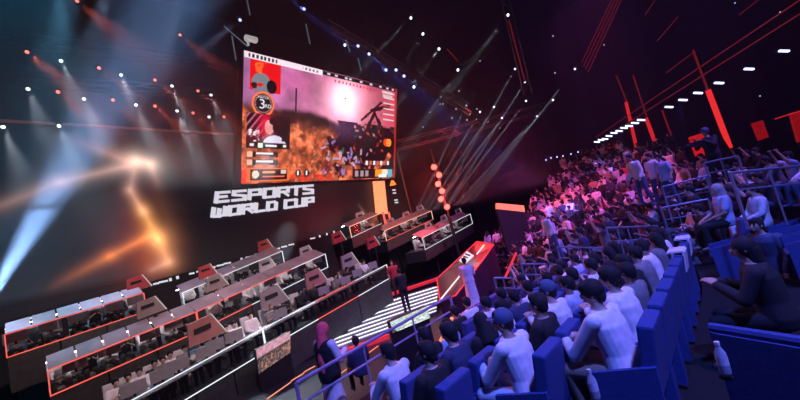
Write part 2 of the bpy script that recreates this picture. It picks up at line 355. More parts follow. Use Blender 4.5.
    # right hand list and panels
    for i, y in enumerate(np.arange(.07, .42, .03)): put(R(.88, y, .975, y+.012), [(.85, .75, .8), (.75, .2, .2)][i % 2], .8)
    for y in (.06, .1): put(R(.86+y*.1, y, .96, y+.028), (.75, .7, .72), .8)
    put(R(.985, 0, 1, 1), (.55, .1, .06)); put(R(.87, .55, .97, .70), (.025, .02, .03))
    put(np.hypot((X-.91)*1.78, Y-.625) < .042, (.9, .16, .05)); put(np.hypot((X-.933)*1.78, Y-.625) < .042, (1., .45, .12)); 
    for i, x in enumerate(np.arange(.74, .95, .03)): put(R(x, .82, x+.02, .86), [(.8, .78, .8), (.7, .25, .2)][i % 2])
    put(R(.64, .9, .97, .99), (.06, .04, .06)); put(R(.82, .905, .88, .975), (.95, .45, .08)); put(R(.88, .905, .93, .96), (.9, .75, .6)); put(R(.93, .905, .97, .985), (.25, .55, .65)); put(R(.85, .955, .92, .985), (.75, .85, .9))
    for x in (.66, .7, .74): put(R(x, .915, x+.025, .97), (.5, .42, .45))
    img = img*np.where(Y < .5, 1, 1)[..., None]
    return img
gs = thing('video_screen', 'large hanging video screen tilted forward showing a red desert battle game', 'screen', (A_.x, YS, D_.z))
me_o = screen_mesh('display_face', (0, 0, 0), (1, 0, 0), (0, 0, 1), 360, 200, game, 1.12, None, 1.7)
for v in me_o.data.vertices:   # lay the picture on the four measured corners of the tilted panel
    a, b = v.co.x, v.co.z; p = (D_*(1-a)+C_*a)*(1-b)+(A_*(1-a)+B_*a)*b; v.co = p
ch(me_o, gs)
bm = B(); dz = Vector((0, .05, .0)); g_ = .18
e1, e2 = (B_-A_).normalized()*g_, (D_-A_).normalized()*g_
slab(bm, D_-e1*1.6+e2+dz, C_+e1+e2+dz, B_+e1-e2*.4+dz, A_-e1*1.6-e2*.4+dz, (0, .5, .1)); ch(obj('housing', bm, black), gs)
for q in (.1, .37, .63, .9):
    bm = B(); p = A_.lerp(B_, q)+Vector((0, .3, .1)); tube(bm, p, (p.x, p.y, 24.4), .02, n=6); ch(obj('hanging_cable', bm, metal), gs)
# badge text
def wall_text(s, size, P, ux, uz, m_, par, name='lettering'):
    me = text_mesh(s, size); ux, uz = Vector(ux).normalized(), Vector(uz).normalized(); n_ = ux.cross(uz)
    for v in me.vertices: v.co = Vector(P)+ux*v.co.x+uz*v.co.y+n_*v.co.z
    me.materials.clear(); o = link(name, me, m_); return ch(o, par)
def onscr(x, y, off=.06): 
    b = 1-y; p = (D_*(1-x)+C_*x)*(1-b)+(A_*(1-x)+B_*x)*b; return p-Vector((0, off, 0))
ptx = led('badge_text_white', (.9, .88, .95), 1)
wall_text('3', .95, onscr(.088, .405), B_-A_, A_-D_, ptx, gs); wall_text('RD', .36, onscr(.117, .415), B_-A_, A_-D_, ptx, gs)
wall_text('MATCH', .22, onscr(.095, .35), B_-A_, A_-D_, ptx, gs)
# ------------------------------------------------------------------ stage: booths, stairs, catwalk
def sub(o, par): return ch(o, par)
ZV = Vector((0, 0, 1))
PLAYERS = []     # (position of seat on its riser, facing angle, shirt)
def booth_row(label_at, ul, ur, hgt, back, n, ledm, ledm2, strip=True, fin=None, players=3, base=1.1, stripw=.75, group='team booths on the tiers', rail_only=False, skip=()):
    """ul, ur: upper LED line ends; hgt: height of the front; back: horizontal unit vector away from the viewer"""
    ul, ur, back = Vector(ul), Vector(ur), Vector(back).normalized()
    d = (ur-ul)/n; L = d.length; dn = d.normalized(); fv = -back
    for i in range(n):
        if i in skip: continue
        a = ul+d*i; b = a+d; root = thing('team_booth', label_at(i), 'booth', a-ZV*(hgt+base), 0, group)
        lo_a, lo_b = a-ZV*hgt, b-ZV*hgt
        e = dn*.02
        bm = B(); q = 1.9; slab(bm, lo_a+e-ZV*base, lo_b-e-ZV*base, lo_b-e-ZV*.03, lo_a+e-ZV*.03, back*q); sub(obj('riser', bm, mat('riser_black', (.03, .035, .04), .5, noise=.3)), root)
        bm = B(); slab(bm, lo_a+e, lo_b-e, b-e, a+e, back*.03); sub(obj('glass_front', bm, glassm), root)
        t = .013
        bm = B(); f0 = fv*.02
        slab(bm, a-ZV*t+f0, b-ZV*t+f0, b+ZV*t+f0, a+ZV*t+f0, fv*.03); sub(obj('light_strip', bm, ledm[i % len(ledm)]), root)
        bm = B(); slab(bm, lo_a-ZV*t+f0, lo_b-ZV*t+f0, lo_b+ZV*t+f0, lo_a+ZV*t+f0, fv*.03); sub(obj('light_strip', bm, ledm2[i % len(ledm2)]), root)
        if i == 0 or i == n-1:
            s0 = a if i == 0 else b-dn*t*2
            bm = B(); slab(bm, s0-ZV*hgt+f0, s0-ZV*hgt+dn*t*2+f0, s0+dn*t*2+f0, s0+f0, fv*.03); sub(obj('light_strip', bm, ledm[i % len(ledm)]), root)
        if strip:   # slanted row of light panels behind the upper light line
            for j in range(2):
                p0 = a+d*(j/2)+dn*.02; p1 = a+d*((j+1)/2)-dn*.03; up = back*stripw+ZV*stripw*.42
                bm = B(); slab(bm, p0+ZV*.03, p1+ZV*.03, p1+up+ZV*.03, p0+up+ZV*.03, -ZV*.05+fv*.0); sub(obj('canopy_panel', bm, panelm), root)
            bm = B(); slab(bm, a+back*.75+ZV*.14, b+back*.75+ZV*.14, b+back*.83+ZV*.14, a+back*.83+ZV*.14, ZV*.03); sub(obj('added_fill_strip', bm, led('booth_fill_glow', (1, .88, .85), 11, 'AUTO')), root)  # glowing strip added under the canopy to brighten the players
        else:
            bm = B(); slab(bm, a+back*.1-ZV*.1, b+back*.1-ZV*.1, b+back*.65-ZV*.1, a+back*.65-ZV*.1, -ZV*.04); sub(obj('desk_top', bm, mat('desk_grey', (.3, .3, .33), .5)), root)
        if fin and fin[i % len(fin)]:
            fm, off, sc = fin[i % len(fin)]
            p = a+d*off+back*(stripw if strip else .5)+ZV*(stripw*.42 if strip else 0)
            w_, h_ = 1.25*sc, .95*sc
            # trapezoid sign with a sloping far edge
            bl, br, tr, tl_ = p-ZV*.15, p+dn*w_-ZV*.15, p+dn*w_*.62+ZV*h_, p+dn*.02+ZV*h_*.92
            sg = sub(obj('fin_sign', slab(B(), bl, br, tr, tl_, back*.12), fm), root)
            bm = B(); slab(bm, br+fv*.02, br+dn*.05+fv*.02, tr+dn*.05+fv*.02, tr+fv*.02, fv*.03); o_ = obj('edge_light', bm, whiteled if fm is not finr else pinkled); o_.parent = sg
            lb = p+dn*w_*.14+ZV*h_*.42; bm = B(); slab(bm, lb+fv*.02, lb+dn*w_*.5+fv*.02, lb+dn*w_*.5+ZV*h_*.22+fv*.02, lb+ZV*h_*.22+fv*.02, fv*.02); o_ = obj('name_plate', bm, black); o_.parent = sg
        if players:
            for j in range(players):
                q = (j+.5)/players; h = a+d*q+back*(.95 if strip else 1.15)
                z = -hgt-.42 if strip else -.82
                PLAYERS.append((h+ZV*z, math.atan2(fv.y, fv.x)-math.pi/2, strip, i, q))
def row_dir(p, q): d = (Vector(q)-Vector(p)); d.z = 0; d.normalize(); return Vector((-d.y, d.x, 0))
R_, W_ = redled, whiteled
# back tier
a, b = atY(4, 335, 17), atY(144, 293, 17)
booth_row(lambda i: ['red lit booth at the far left end of the back tier', 'red lit booth in the back tier, second from its left end', 'red lit booth in the back tier, last before the gap'][i], a, b, .70, row_dir(a, b), 3, [R_], [R_], players=3)
a, b = atY(182, 293, 17.2), atY(282, 251, 17.2)
booth_row(lambda i: ['white lit booth in the back tier, first after the gap, red fin', 'white lit booth in the back tier below a red fin, at its right end'][i], a, b, .62, row_dir(a, b), 2, [W_], [W_], players=3)
# middle tier, bending slightly
a, b = atY(47, 371, 14.5), atY(196, 312, 14.5)
booth_row(lambda i: ['red lit booth at the near left corner of the middle tier', 'red lit booth in the middle tier, second from the left corner', 'red lit booth in the middle tier, third from the left corner'][i], a, b, .68, row_dir(a, b), 3, [R_], [R_], players=3)
c_ = atY(325, 254, 14.9)
booth_row(lambda i: ['booth with a grey fin in the middle tier, left of the white corner booth', 'booth in the middle tier between two grey fins', 'white framed booth at the right corner of the middle tier'][i], b, c_, .66, row_dir(b, c_), 3, [R_, R_, W_], [R_, W_, W_], players=3)
# front tier
a, b = atY(95, 420, 12), atY(262, 329, 12)
booth_row(lambda i: ['white lit booth at the bottom left of the front tier', 'white lit booth of the front tier with green shirted players', 'white lit booth of the front tier under a large red fin', 'white lit booth of the front tier right of a large red fin'][i], a, b, .72, row_dir(a, b), 4, [W_], [W_], strip=False, players=4)
c_ = atY(424, 245, 12.8)
booth_row(lambda i: ['booth of the front tier behind the small floor screen', 'booth of the front tier with a large grey fin', 'booth of the front tier with a red fin and white corner light', 'booth at the right end of the front tier beside the stairs'][i] if i < 4 else 'x', b, b.lerp(c_, .66), .66, row_dir(b, c_), 3, [W_, R_, W_], [W_, R_, W_], strip=False, players=4)
# right wing beyond the stairs
a, b = atY(349, 227, 19.4), atY(379, 214, 19.4)
booth_row(lambda i: 'pale booth of the right wing nearest the backdrop lettering', a, b, .75, row_dir(a, b), 1, [mat('warm_led', (.02, .02, .02), .4, 0, (1, .55, .4), 1.6)], [W_], players=2, base=.8)
a, b = atY(384, 231, 19), atY(431, 211, 19)
booth_row(lambda i: ['pale booth in the rear row of the right wing, left half', 'pale booth in the rear row of the right wing, right half'][i], a, b, .75, row_dir(a, b), 2, [MATS['warm_led']], [R_], players=3, base=.8, stripw=.85)
a, b = atY(422, 238, 16.2), atY(470, 214, 16.6)
booth_row(lambda i: ['white lit booth in the front row of the right wing, left end', 'white lit booth in the front row of the right wing, right end'][i], a, b, .85, row_dir(a, b), 2, [W_], [W_], players=3, base=.8, stripw=.85)
# angular team signs standing on the booths: near-bottom corner pixel, width, height in metres
FINS = [(127, 291, 17.6, 'r', 1.0, 'small red angular team sign on the back tier, leftmost of all'), (137, 317, 15.1, 'g', 1.05, 'grey angular team sign on the middle tier, leftmost grey one'),
 (199, 277, 17.6, 'r', .95, 'red angular team sign above the middle tier, left of the white lit booths'), (207, 290, 15.3, 'g', 1.0, 'grey angular team sign on the middle tier, second from the left'),
 (189, 345, 12.7, 'p', 1.35, 'large pinkish angular team sign on the front tier, leftmost of its row'), (259, 250, 18.0, 'r', .95, 'small red angular team sign at the right end of the back tier'),
 (260, 271, 15.8, 'g', 1.0, 'grey angular team sign on the middle tier, third from the left'), (301, 257, 16.2, 'g', 1.0, 'grey angular team sign at the right end of the middle tier'),
 (262, 309, 13.0, 'g', 1.35, 'large grey angular team sign on the front tier, second from the left'), (307, 288, 13.3, 'p', 1.3, 'large pinkish angular team sign on the front tier, third from the left'),
 (343, 268, 13.6, 'g', 1.2, 'large grey angular team sign at the right end of the front tier'), (333, 243, 16.8, 'r', 1.2, 'dark red angular team sign at the gap left of the right wing'),
 (368, 248, 15.8, 'r', 1.2, 'dark red angular team sign in front of the right wing'), (357, 220, 20.8, 'g', 1.2, 'grey angular team sign on the booth nearest the banner'),
 (388, 226, 19.9, 'g', 1.2, 'grey angular team sign on the rear wing row, left one'), (404, 219, 19.9, 'g', 1.2, 'grey angular team sign on the rear wing row, middle one'), (418, 212, 19.9, 'g', 1.2, 'grey angular team sign on the rear wing row, right one'),
 (426, 230, 17.2, 'g', 1.1, 'grey angular team sign on the front wing row, left one'), (442, 222, 17.3, 'g', 1.1, 'grey angular team sign on the front wing row, middle one'), (457, 215, 17.4, 'g', 1.1, 'grey angular team sign on the front wing row, right one')]
finp = mat('fin_pink', (.42, .19, .19), .5, scale=2); finr2 = mat('fin_dark_red', (.42, .06, .06), .5, scale=2)
for (px, py, Y, c, sc, lab) in FINS:
    p = atY(px, py, Y); t = thing('team_sign', lab, 'sign', (p.x, p.y, p.z-.1), 0, 'angular team signs on the booths'); dn = Vector((1, 0, .12)); bk = Vector((0, 1, 0)); w_, h_ = .80*sc, .46*sc
    m_ = {'r': finr, 'g': finm, 'p': finp}[c] if Y < 17.9 or c != 'r' else finr2
    pn = ch(obj('sign_panel', slab(B(), p-ZV*.1, p+dn*w_-ZV*.1, p+dn*w_*.66+ZV*h_, p+ZV*h_*.94+dn*.04, bk*.10), m_), t)
    f0 = -bk*.02; br, tr = p+dn*w_-ZV*.1, p+dn*w_*.66+ZV*h_
    ch(obj('edge_light', slab(B(), br+f0, br+dn*.035+f0, tr+dn*.035+f0, tr+f0, -bk*.02), led('fin_edge', (1, .85, .85), .55)), t)
    lb = p+dn*w_*.16+ZV*h_*.36; ch(obj('name_plate', slab(B(), lb+f0, lb+dn*w_*.46+f0, lb+dn*w_*.46+ZV*h_*.24+f0, lb+ZV*h_*.24+f0, -bk*.02), black), t)
    ch(obj('support_post', box(B(), (p.x+.5*sc, p.y+.06, (p.z-.1)/2), (.12, .06, max(.2, p.z-.12))), metal), t)
# ------------------------------------------------------------------ white lit stairs
L0, R0 = [(333, 318), (341, 316)], None
st = thing('lit_stairs', 'wide stage stairs with long white light lines on every step', 'stairs', tuple(atZ(385, 330, .2)*Vector((1, 1, 0)) if False else (9, 12, 0)))
rows = []
nS = 8
for i in range(nS):
    q = i/(nS-1)      # 0 = top
    z = .62-.47*q
    l = Vector((344-14*q, 316+33*q)); rr_ = Vector((438-2*q, 287+24*q))
    rows.append((atZ(l.x, l.y, z), atZ(rr_.x, rr_.y, z)))
stepm = mat('step_grey', (.20, .19, .22), .5)
for i, (l, r) in enumerate(rows):
    d = (r-l).normalized(); nrm = Vector((-d.y, d.x, 0)); 
    if nrm.dot(l) < 0: nrm = -nrm
    nxt = rows[i-1] if i else (l+nrm*.6, r+nrm*.6)
    bm = B(); hexa(bm, [Vector((l.x, l.y, .0)), Vector((r.x, r.y, .0)), Vector((nxt[1].x, nxt[1].y, .0)), Vector((nxt[0].x, nxt[0].y, .0)), l, r, Vector((nxt[1].x, nxt[1].y, r.z)), Vector((nxt[0].x, nxt[0].y, l.z))]); ch(obj('step', bm, stepm), st)
    bm = B(); l2, r2 = l.lerp(Vector((nxt[0].x, nxt[0].y, l.z)), .42), r.lerp(Vector((nxt[1].x, nxt[1].y, r.z)), .42); slab(bm, l-ZV*.03, r-ZV*.03, r2-ZV*.03, l2-ZV*.03, ZV*.04); ch(obj('light_strip', bm, led('stair_white_led', (.85, .85, 1), 1.5)), st)
# red borders above and below the stairs
for pts, lab in [([(341, 311), (437, 279)], 'red glowing band along the top edge of the lit stairs'), ([(330, 357), (389, 336)], 'red glowing band along the foot of the lit stairs')]:
    z = .72 if pts[0][1] < 320 else .1
    p, q = atZ(*pts[0], z), atZ(*pts[1], z); t = thing('edge_light', lab, 'light', (p.x, p.y, 0)); t.name = 'light_band'
    d = (q-p).normalized(); n_ = Vector((-d.y, d.x, 0)); n_ = n_ if n_.dot(p) > 0 else -n_
    ch(obj('band', slab(B(), p-ZV*.1, q-ZV*.1, q+ZV*.05, p+ZV*.05, n_*.25), mat('red_band', (.3, .03, .04), .5, 0, (1, .03, .05), .5)), t)
    ch(obj('light_strip', slab(B(), p+ZV*.05-n_*.03, q+ZV*.05-n_*.03, q+ZV*.09-n_*.03, p+ZV*.09-n_*.03, n_*.03), crimled), t)
    ch(obj('support', slab(B(), Vector((p.x, p.y, 0)), Vector((q.x, q.y, 0)), q-ZV*.1, p-ZV*.1, n_*.25), black), t)
# ------------------------------------------------------------------ catwalk with red edges
cw = thing('catwalk', 'dark raised catwalk with red glowing edges and a white logo panel', 'catwalk', (15, 10, 0))
zc = .7
P = [atZ(x, y, z) for x, y, z in [(437, 279, .9), (450, 267, 1.3), (477, 242, 2.3), (494, 245, 2.15), (485, 258, 1.85), (456, 296, .85), (440, 302, .7)]]
bm = B(); top = [bm.verts.new(p) for p in P]; bot = [bm.verts.new((p.x, p.y, 0)) for p in P]; n = len(P)
bmesh.ops.triangulate(bm, faces=[bm.faces.new(top)]); bm.faces.new(bot[::-1])
for i in range(n): bm.faces.new((top[i], bot[i], bot[(i+1) % n], top[(i+1) % n]))
bmesh.ops.recalc_face_normals(bm, faces=bm.faces); ch(obj('deck', bm, mat('catwalk_floor', (.10, .03, .05), .28, noise=.3)), cw)
for i in range(n):
    a, b = P[i]+ZV*.03, P[(i+1) % n]+ZV*.03
    ch(obj('light_strip', tube(B(), a, b, .028, n=6), crimled), cw)
for (x0, y0, x1, y1, za, zb) in [(484, 245, 477, 254, 2.2, 1.95), (463, 272, 441, 299, 1.4, .85)]:
    ch(obj('white_light_tube', tube(B(), atZ(x0, y0, za+.08), atZ(x1, y1, zb+.08), .03, n=8), whiteled), cw)
q = [atZ(x, y, z+.12) for x, y, z in [(459, 261, 1.55), (465, 264.5, 1.55), (474, 256, 1.85), (467, 251.5, 1.85)]]
lp = ch(obj('logo_panel', slab(B(), *q, ZV*.03), led('logo_white', (.9, .85, 1), .9)), cw)
o = None
for k in range(3):
    a = q[0].lerp(q[3], .22+.25*k).lerp(q[1].lerp(q[2], .22+.25*k), .2)+ZV*.035; b = q[0].lerp(q[3], .3+.25*k).lerp(q[1].lerp(q[2], .3+.25*k), .75)+ZV*.035
    ch(obj('logo_stroke', tube(B(), a, b, .05, n=4), black), cw)
for px, py, z in ((455, 277, 1.1), (478, 262, 1.7), (466, 272, 1.4)):
    p = atZ(px, py, z); spot(p+ZV*2.6, p, 420, 42, (1, .05, .05))
# ------------------------------------------------------------------ LED posters right of the hanging screen
t = thing('orange_column', 'glowing orange light column under the corner of the hanging screen', 'light', (atY(384, 214, 21.4).x, 21.4, 0))
q = [atY(x, y, 21.4) for x, y in [(378, 214), (388, 214), (384, 176), (374.5, 177)]]
ch(obj('glowing_face', slab(B(), *q, (0, .3, 0)), mat('orange_column_face', (.3, .1, .05), .5, 0, (1, .28, .12), 1.5, noise=.4)), t)
a = q[0]; ch(obj('base_box', slab(B(), Vector((a.x+.1, 21.35, 0)), Vector((q[1].x-.1, 21.35, 0)), q[1]-Vector((.05, .05, 0)), q[0]-Vector((-.05, .05, 0)), (0, .3, 0)), black), t)
for x in (383, 388.5): p = atY(x, 212, 21.2); ch(obj('red_tube', tube(B(), p, p-ZV*1.1, .09), redled), t)
t = thing('banner', 'black hanging banner with an orange triangle and small white marks', 'banner', (atY(398, 200, 21.2).x, 21.2, 0))
q = [atY(x, y, 21.2) for x, y in [(391, 215), (411, 213), (399, 168), (385, 178)]]
ch(obj('cloth', slab(B(), *q, (0, .05, 0)), black), t)
f_ = lambda x, y: atY(x, y, 21.15)
bm = B(); v = [bm.verts.new(f_(*p)) for p in ((390, 186), (396.5, 184.5), (392, 178.5))]; bm.faces.new(v); ex = bmesh.ops.extrude_face_region(bm, geom=bm.faces[:]); bmesh.ops.translate(bm, verts=[g for g in ex['geom'] if isinstance(g, bmesh.types.BMVert)], vec=(0, .03, 0)); ch(obj('triangle', bm, orangeled), t)
for (x, y) in ((394, 190), (394.5, 193), (396, 200), (396.5, 202.5)):
    p = f_(x, y); ch(obj('mark', box(B(), p, (.42, .02, .12)), MATS['sponsor_white']), t)
# small red lantern and orange panel far right
t = thing('orange_screen', 'long glowing orange panel at the left edge of the far stand', 'panel', tuple(atD(513, 208, 19)*Vector((1, 1, 0)) if False else (atD(513, 208, 19).x, atD(513, 208, 19).y, 0)))
q = [atD(x, y, d) for x, y, d in [(497, 209, 17.6), (525, 212, 19), (524, 205.5, 19), (497, 203, 17.6)]]
bk = Vector((.5, .8, 0)).normalized()*.15
ch(obj('glowing_face', slab(B(), *q, bk), mat('orange_panel', (.3, .1, .08), .5, 0, (1, .22, .12), 1.1, noise=.3)), t)
ch(obj('base_box', slab(B(), Vector((q[0].x, q[0].y, 0)), Vector((q[1].x, q[1].y, 0)), q[1], q[0], bk), black), t)
# ------------------------------------------------------------------ floor screens
def floor_screen(name, label, quad, fn, es):
    A, Bb, Cc, D = [Vector(p) for p in quad]     # bl br tr tl
    t = thing(name, label, 'screen', (A.x, A.y, 0))
    o = screen_mesh('display_face', (0, 0, 0), (1, 0, 0), (0, 0, 1), 70, 40, fn, es, None, 1.3)
    for v in o.data.vertices: a, b = v.co.x, v.co.z; v.co = (A*(1-a)+Bb*a)*(1-b)+(D*(1-a)+Cc*a)*b
    ch(o, t); n_ = (Bb-A).cross(D-A).normalized()
    if n_.dot(A-EYE) < 0: n_ = -n_
    ch(obj('housing', slab(B(), *[p+n_*.02 for p in (A, Bb, Cc, D)], n_*.15), black), t)
    ch(obj('base_box', slab(B(), Vector((A.x, A.y, 0))+n_*.05, Vector((Bb.x, Bb.y, 0))+n_*.05, Bb+n_*.05, A+n_*.05, n_*.12), metal), t); return t
def mini(U, Vv):
    n = noise2(U*2, Vv, 9, 4); n3 = noise2(U*2, Vv, 20, 6); img = np.zeros(U.shape+(3,)); img += (n3[..., None]**2)*np.array([.55, .4, .38])
    img = np.where((Vv > .62)[..., None], (.4+.5*n)[..., None]*np.array([.85, .5, .6]), img); img = np.where(((n > .58)*(Vv < .5))[..., None], np.array([.45, .25, .2]), img); img = np.where(((n3 < .4)*(Vv < .6))[..., None], np.array([.03, .04, .04]), img); return img
floor_screen('floor_screen', 'small floor screen showing the pink and green game below the front tier', [atY(259, 374, 11.2), atY(291, 352, 11.2), atY(290, 331, 11.2), atY(256, 350, 11.2)], mini, 1.1)
def mini2(U, Vv):
    n = noise2(U*2, Vv, 10, 9); return (.25+.6*n)[..., None]*np.array([.8, .95, .9])*np.where((U+.2*Vv < .12)[..., None], .15, 1)+(np.where(((n > .6)*(Vv < .4))[..., None], np.array([.3, .1, .2]), 0))
floor_screen('monitor', 'white glowing low monitor in front of the lit stairs', [atD(393, 333, 8.2), atD(430, 318, 8.8), atD(427, 306, 8.8), atD(390, 322, 8.2)], mini2, 1.3)
# ------------------------------------------------------------------ people
def skin(c): return mat('skin_%d' % int(c[0]*100), c, .55, noise=.06)
SK = [skin((.50, .33, .25)), skin((.36, .22, .16)), skin((.62, .44, .35))]
CL = {}
def cloth(n, c): CL[n] = mat('cloth_'+n, c, .85, noise=.12, scale=14, bump=.25); return CL[n]
for n, c in dict(white=(.78, .76, .80), black=(.012, .012, .016), grey=(.20, .20, .22), navy=(.03, .04, .10), red=(.45, .03, .05), green=(.06, .28, .16), tan=(.36, .25, .17), charcoal=(.04, .04, .05), paleblue=(.42, .5, .72), denim=(.07, .10, .2)).items(): cloth(n, c)
hairm = mat('hair_black', (.008, .007, .009), .8, noise=.3, scale=60, bump=.4); shoem = mat('shoe', (.05, .05, .06), .5); shoew = mat('shoe_white', (.6, .6, .62), .5)
eyem = mat('eye', (.02, .015, .015), .2)
from mathutils import Quaternion
def V3(*a): return Vector(a)
def pose(kind):
    """joint table, facing +Y, floor at z=0; seated with the seat at .43"""
    P_ = {}
    if kind.startswith('sit'):
        lean = {'sit': -.06, 'sit_lean': .17, 'sit_phone': .12, 'sit_back': -.12, 'sit_arms': -.03}[kind]
        pel = V3(0, 0, .52); up = V3(0, math.sin(lean), math.cos(lean))
        P_['pel'] = pel; P_['waist'] = pel+up*.17; P_['chest'] = pel+up*.38; P_['neck'] = pel+up*.55; P_['head'] = P_['neck']+V3(0, .03+lean*.1, .140)
        for s in (-1, 1):
            P_['hip', s] = pel+V3(.095*s, .02, -.01); P_['knee', s] = V3(.13*s+(.05*s if kind == 'sit_lean' else 0), .46, .50); P_['ank', s] = V3(.13*s, .50 if s > 0 else .42, .09); P_['toe', s] = P_['ank', s]+V3(.01*s, .16, -.05)
            P_['sho', s] = P_['chest']+up*.10+V3(.185*s, 0, 0)
            if kind == 'sit_lean': P_['elb', s] = V3(.20*s, .34, .66); P_['wri', s] = V3(.06*s, .50, .74)
            elif kind == 'sit_phone': P_['elb', s] = P_['sho', s]+V3(.05*s, .12, -.25); P_['wri', s] = P_['sho', s]+V3(-.10*s, .33, -.12)
            elif kind == 'sit_arms': P_['elb', s] = P_['sho', s]+V3(.10*s, .16, .10); P_['wri', s] = P_['sho', s]+V3(.02*s, .24, .36)
            else: P_['elb', s] = P_['sho', s]+V3(.06*s, .10, -.27); P_['wri', s] = V3(.11*s, .34, .62)
    else:
        lean = .22 if kind == 'stand_bend' else .02
        pel = V3(0, 0, .93); up = V3(0, math.sin(lean), math.cos(lean))
        P_['pel'] = pel; P_['waist'] = pel+up*.17; P_['chest'] = pel+up*.38; P_['neck'] = pel+up*.55; P_['head'] = P_['neck']+V3(0, .03+lean*.1, .140)
        for s in (-1, 1):
            P_['hip', s] = pel+V3(.09*s, 0, -.03); P_['knee', s] = V3(.10*s, .03+(.05*s), .50); P_['ank', s] = V3(.11*s, -.02+(.09*s), .09); P_['toe', s] = P_['ank', s]+V3(.02*s, .16, -.05)
            P_['sho', s] = P_['chest']+up*.10+V3(.18*s, 0, 0)
            if kind == 'stand_phone': P_['elb', s] = P_['sho', s]+V3(.04*s, .08, -.26); P_['wri', s] = P_['sho', s]+V3(-.09*s, .32, -.20)
            elif kind == 'stand_camera': P_['elb', s] = P_['sho', s]+V3(.06*s, .16, -.20); P_['wri', s] = P_['sho', s]+V3(-.08*s, .34, -.02)
            else: P_['elb', s] = P_['sho', s]+V3(.06*s, -.02, -.29); P_['wri', s] = P_['sho', s]+V3(.05*s, .10, -.52)
    P_['up'] = up; P_['dir'] = lean; return P_
def headshape(bm, c, yaw=0, tilt=0, k=1.0, sub=3):
    R = Matrix.Rotation(yaw, 3, 'Z') @ Matrix.Rotation(tilt, 3, 'X')
    t = bmesh.new(); bmesh.ops.create_icosphere(t, subdivisions=sub, radius=1)
    for v in t.verts:
        x, y, z = v.co; y2 = y*.098; x2 = x*.076; z2 = z*.118
        if z < 0: x2 *= 1+.28*z; y2 *= (1+.22*z) if y > 0 else (1+.35*z)
        if y > .75: y2 *= .93
        if y > .5 and abs(z-.12) < .16 and .15 < abs(x) < .55: y2 -= .010
        v.co = (x2*k, y2*k, z2*k)
    bmesh.ops.create_cone(t, segments=8, radius1=.014*k, radius2=.005*k, depth=.05*k, matrix=Matrix.Translation((0, .097*k, -.012*k)) @ Matrix.Rotation(-.35, 4, 'X'), cap_ends=True)
    box(t, (0, .088*k, -.058*k), (.044*k, .012*k, .012*k))
    for s in (-1, 1): ball(t, (.076*s*k, -.004, -.005), (.012, .022, .032), sub=1)
    off = len(bm.verts); vs_ = [bm.verts.new(Vector(c)+R @ v.co) for v in t.verts]
    for f_ in t.faces: bm.faces.new([vs_[v.index] for v in f_.verts])
    t.free(); return R
def hand(bm, wri, elb, s, curl=.5, vox=None):
    d = (Vector(wri)-Vector(elb)).normalized(); side = d.cross(V3(0, 0, 1)); side = side.normalized() if side.length > .1 else V3(1, 0, 0); nrm = side.cross(d).normalized()
    side = side*(-s)   # towards the thumb
    p = Vector(wri)+d*.045
    ball(bm, p, (.040, .046, .018), rot=Matrix((side, d, nrm)).transposed().to_quaternion())
    for i, L in enumerate((.068, .078, .073, .058)):
        o = Vector(wri)+d*.08+side*(.030-.020*i); a = o+d*L*.5-nrm*curl*.02; b = a+d*L*.4-nrm*curl*.045
        tube(bm, o-d*.02, a, .0095, .0088, n=8); tube(bm, a, b, .0088, .0075, n=8); ball(bm, a, .0090, sub=1); ball(bm, b, .0076, sub=1)
    o = Vector(wri)+d*.025+side*.034; a = o+side*.026+d*.028; b = a+d*.030-nrm*.012
    tube(bm, o, a, .013, .010, n=8); tube(bm, a, b, .010, .0085, n=8); ball(bm, b, .0088, sub=1); ball(bm, a, .0100, sub=1)
def torso(bm, P, g, low=0):
    up, pel, ch_ = P['up'], P['pel'], P['chest']; sd = P['pel']-V3(0, 0, .10)
    rings = [(pel-V3(0, 0, .08), .145+g, .105+g), (pel+up*.02, .165+g, .118+g), (P['waist'], .140+g, .100+g), (pel+up*.30, .158+g, .110+g), (pel+up*.42, .175+g, .112+g), (pel+up*.50, .15+g, .085+g), (pel+up*.545, .075+g, .065+g)]
    loft(bm, rings)
def limbs(bm, P, s, part, g=0):
    if part == 'arm':
        capsule(bm, P['sho', s], P['elb', s], .052+g, .040+g); capsule(bm, P['elb', s], P['wri', s], .040+g, .027+g)
    if part == 'sleeve': capsule(bm, P['sho', s], Vector(P['sho', s]).lerp(P['elb', s], .72), .060+g, .056+g)
    if part == 'longsleeve': capsule(bm, P['sho', s], P['elb', s], .060+g, .048+g); capsule(bm, P['elb', s], Vector(P['elb', s]).lerp(P['wri', s], .92), .048+g, .036+g)
    if part == 'leg':
        capsule(bm, P['hip', s], P['knee', s], .082+g, .056+g); capsule(bm, P['knee', s], P['ank', s], .056+g, .038+g)
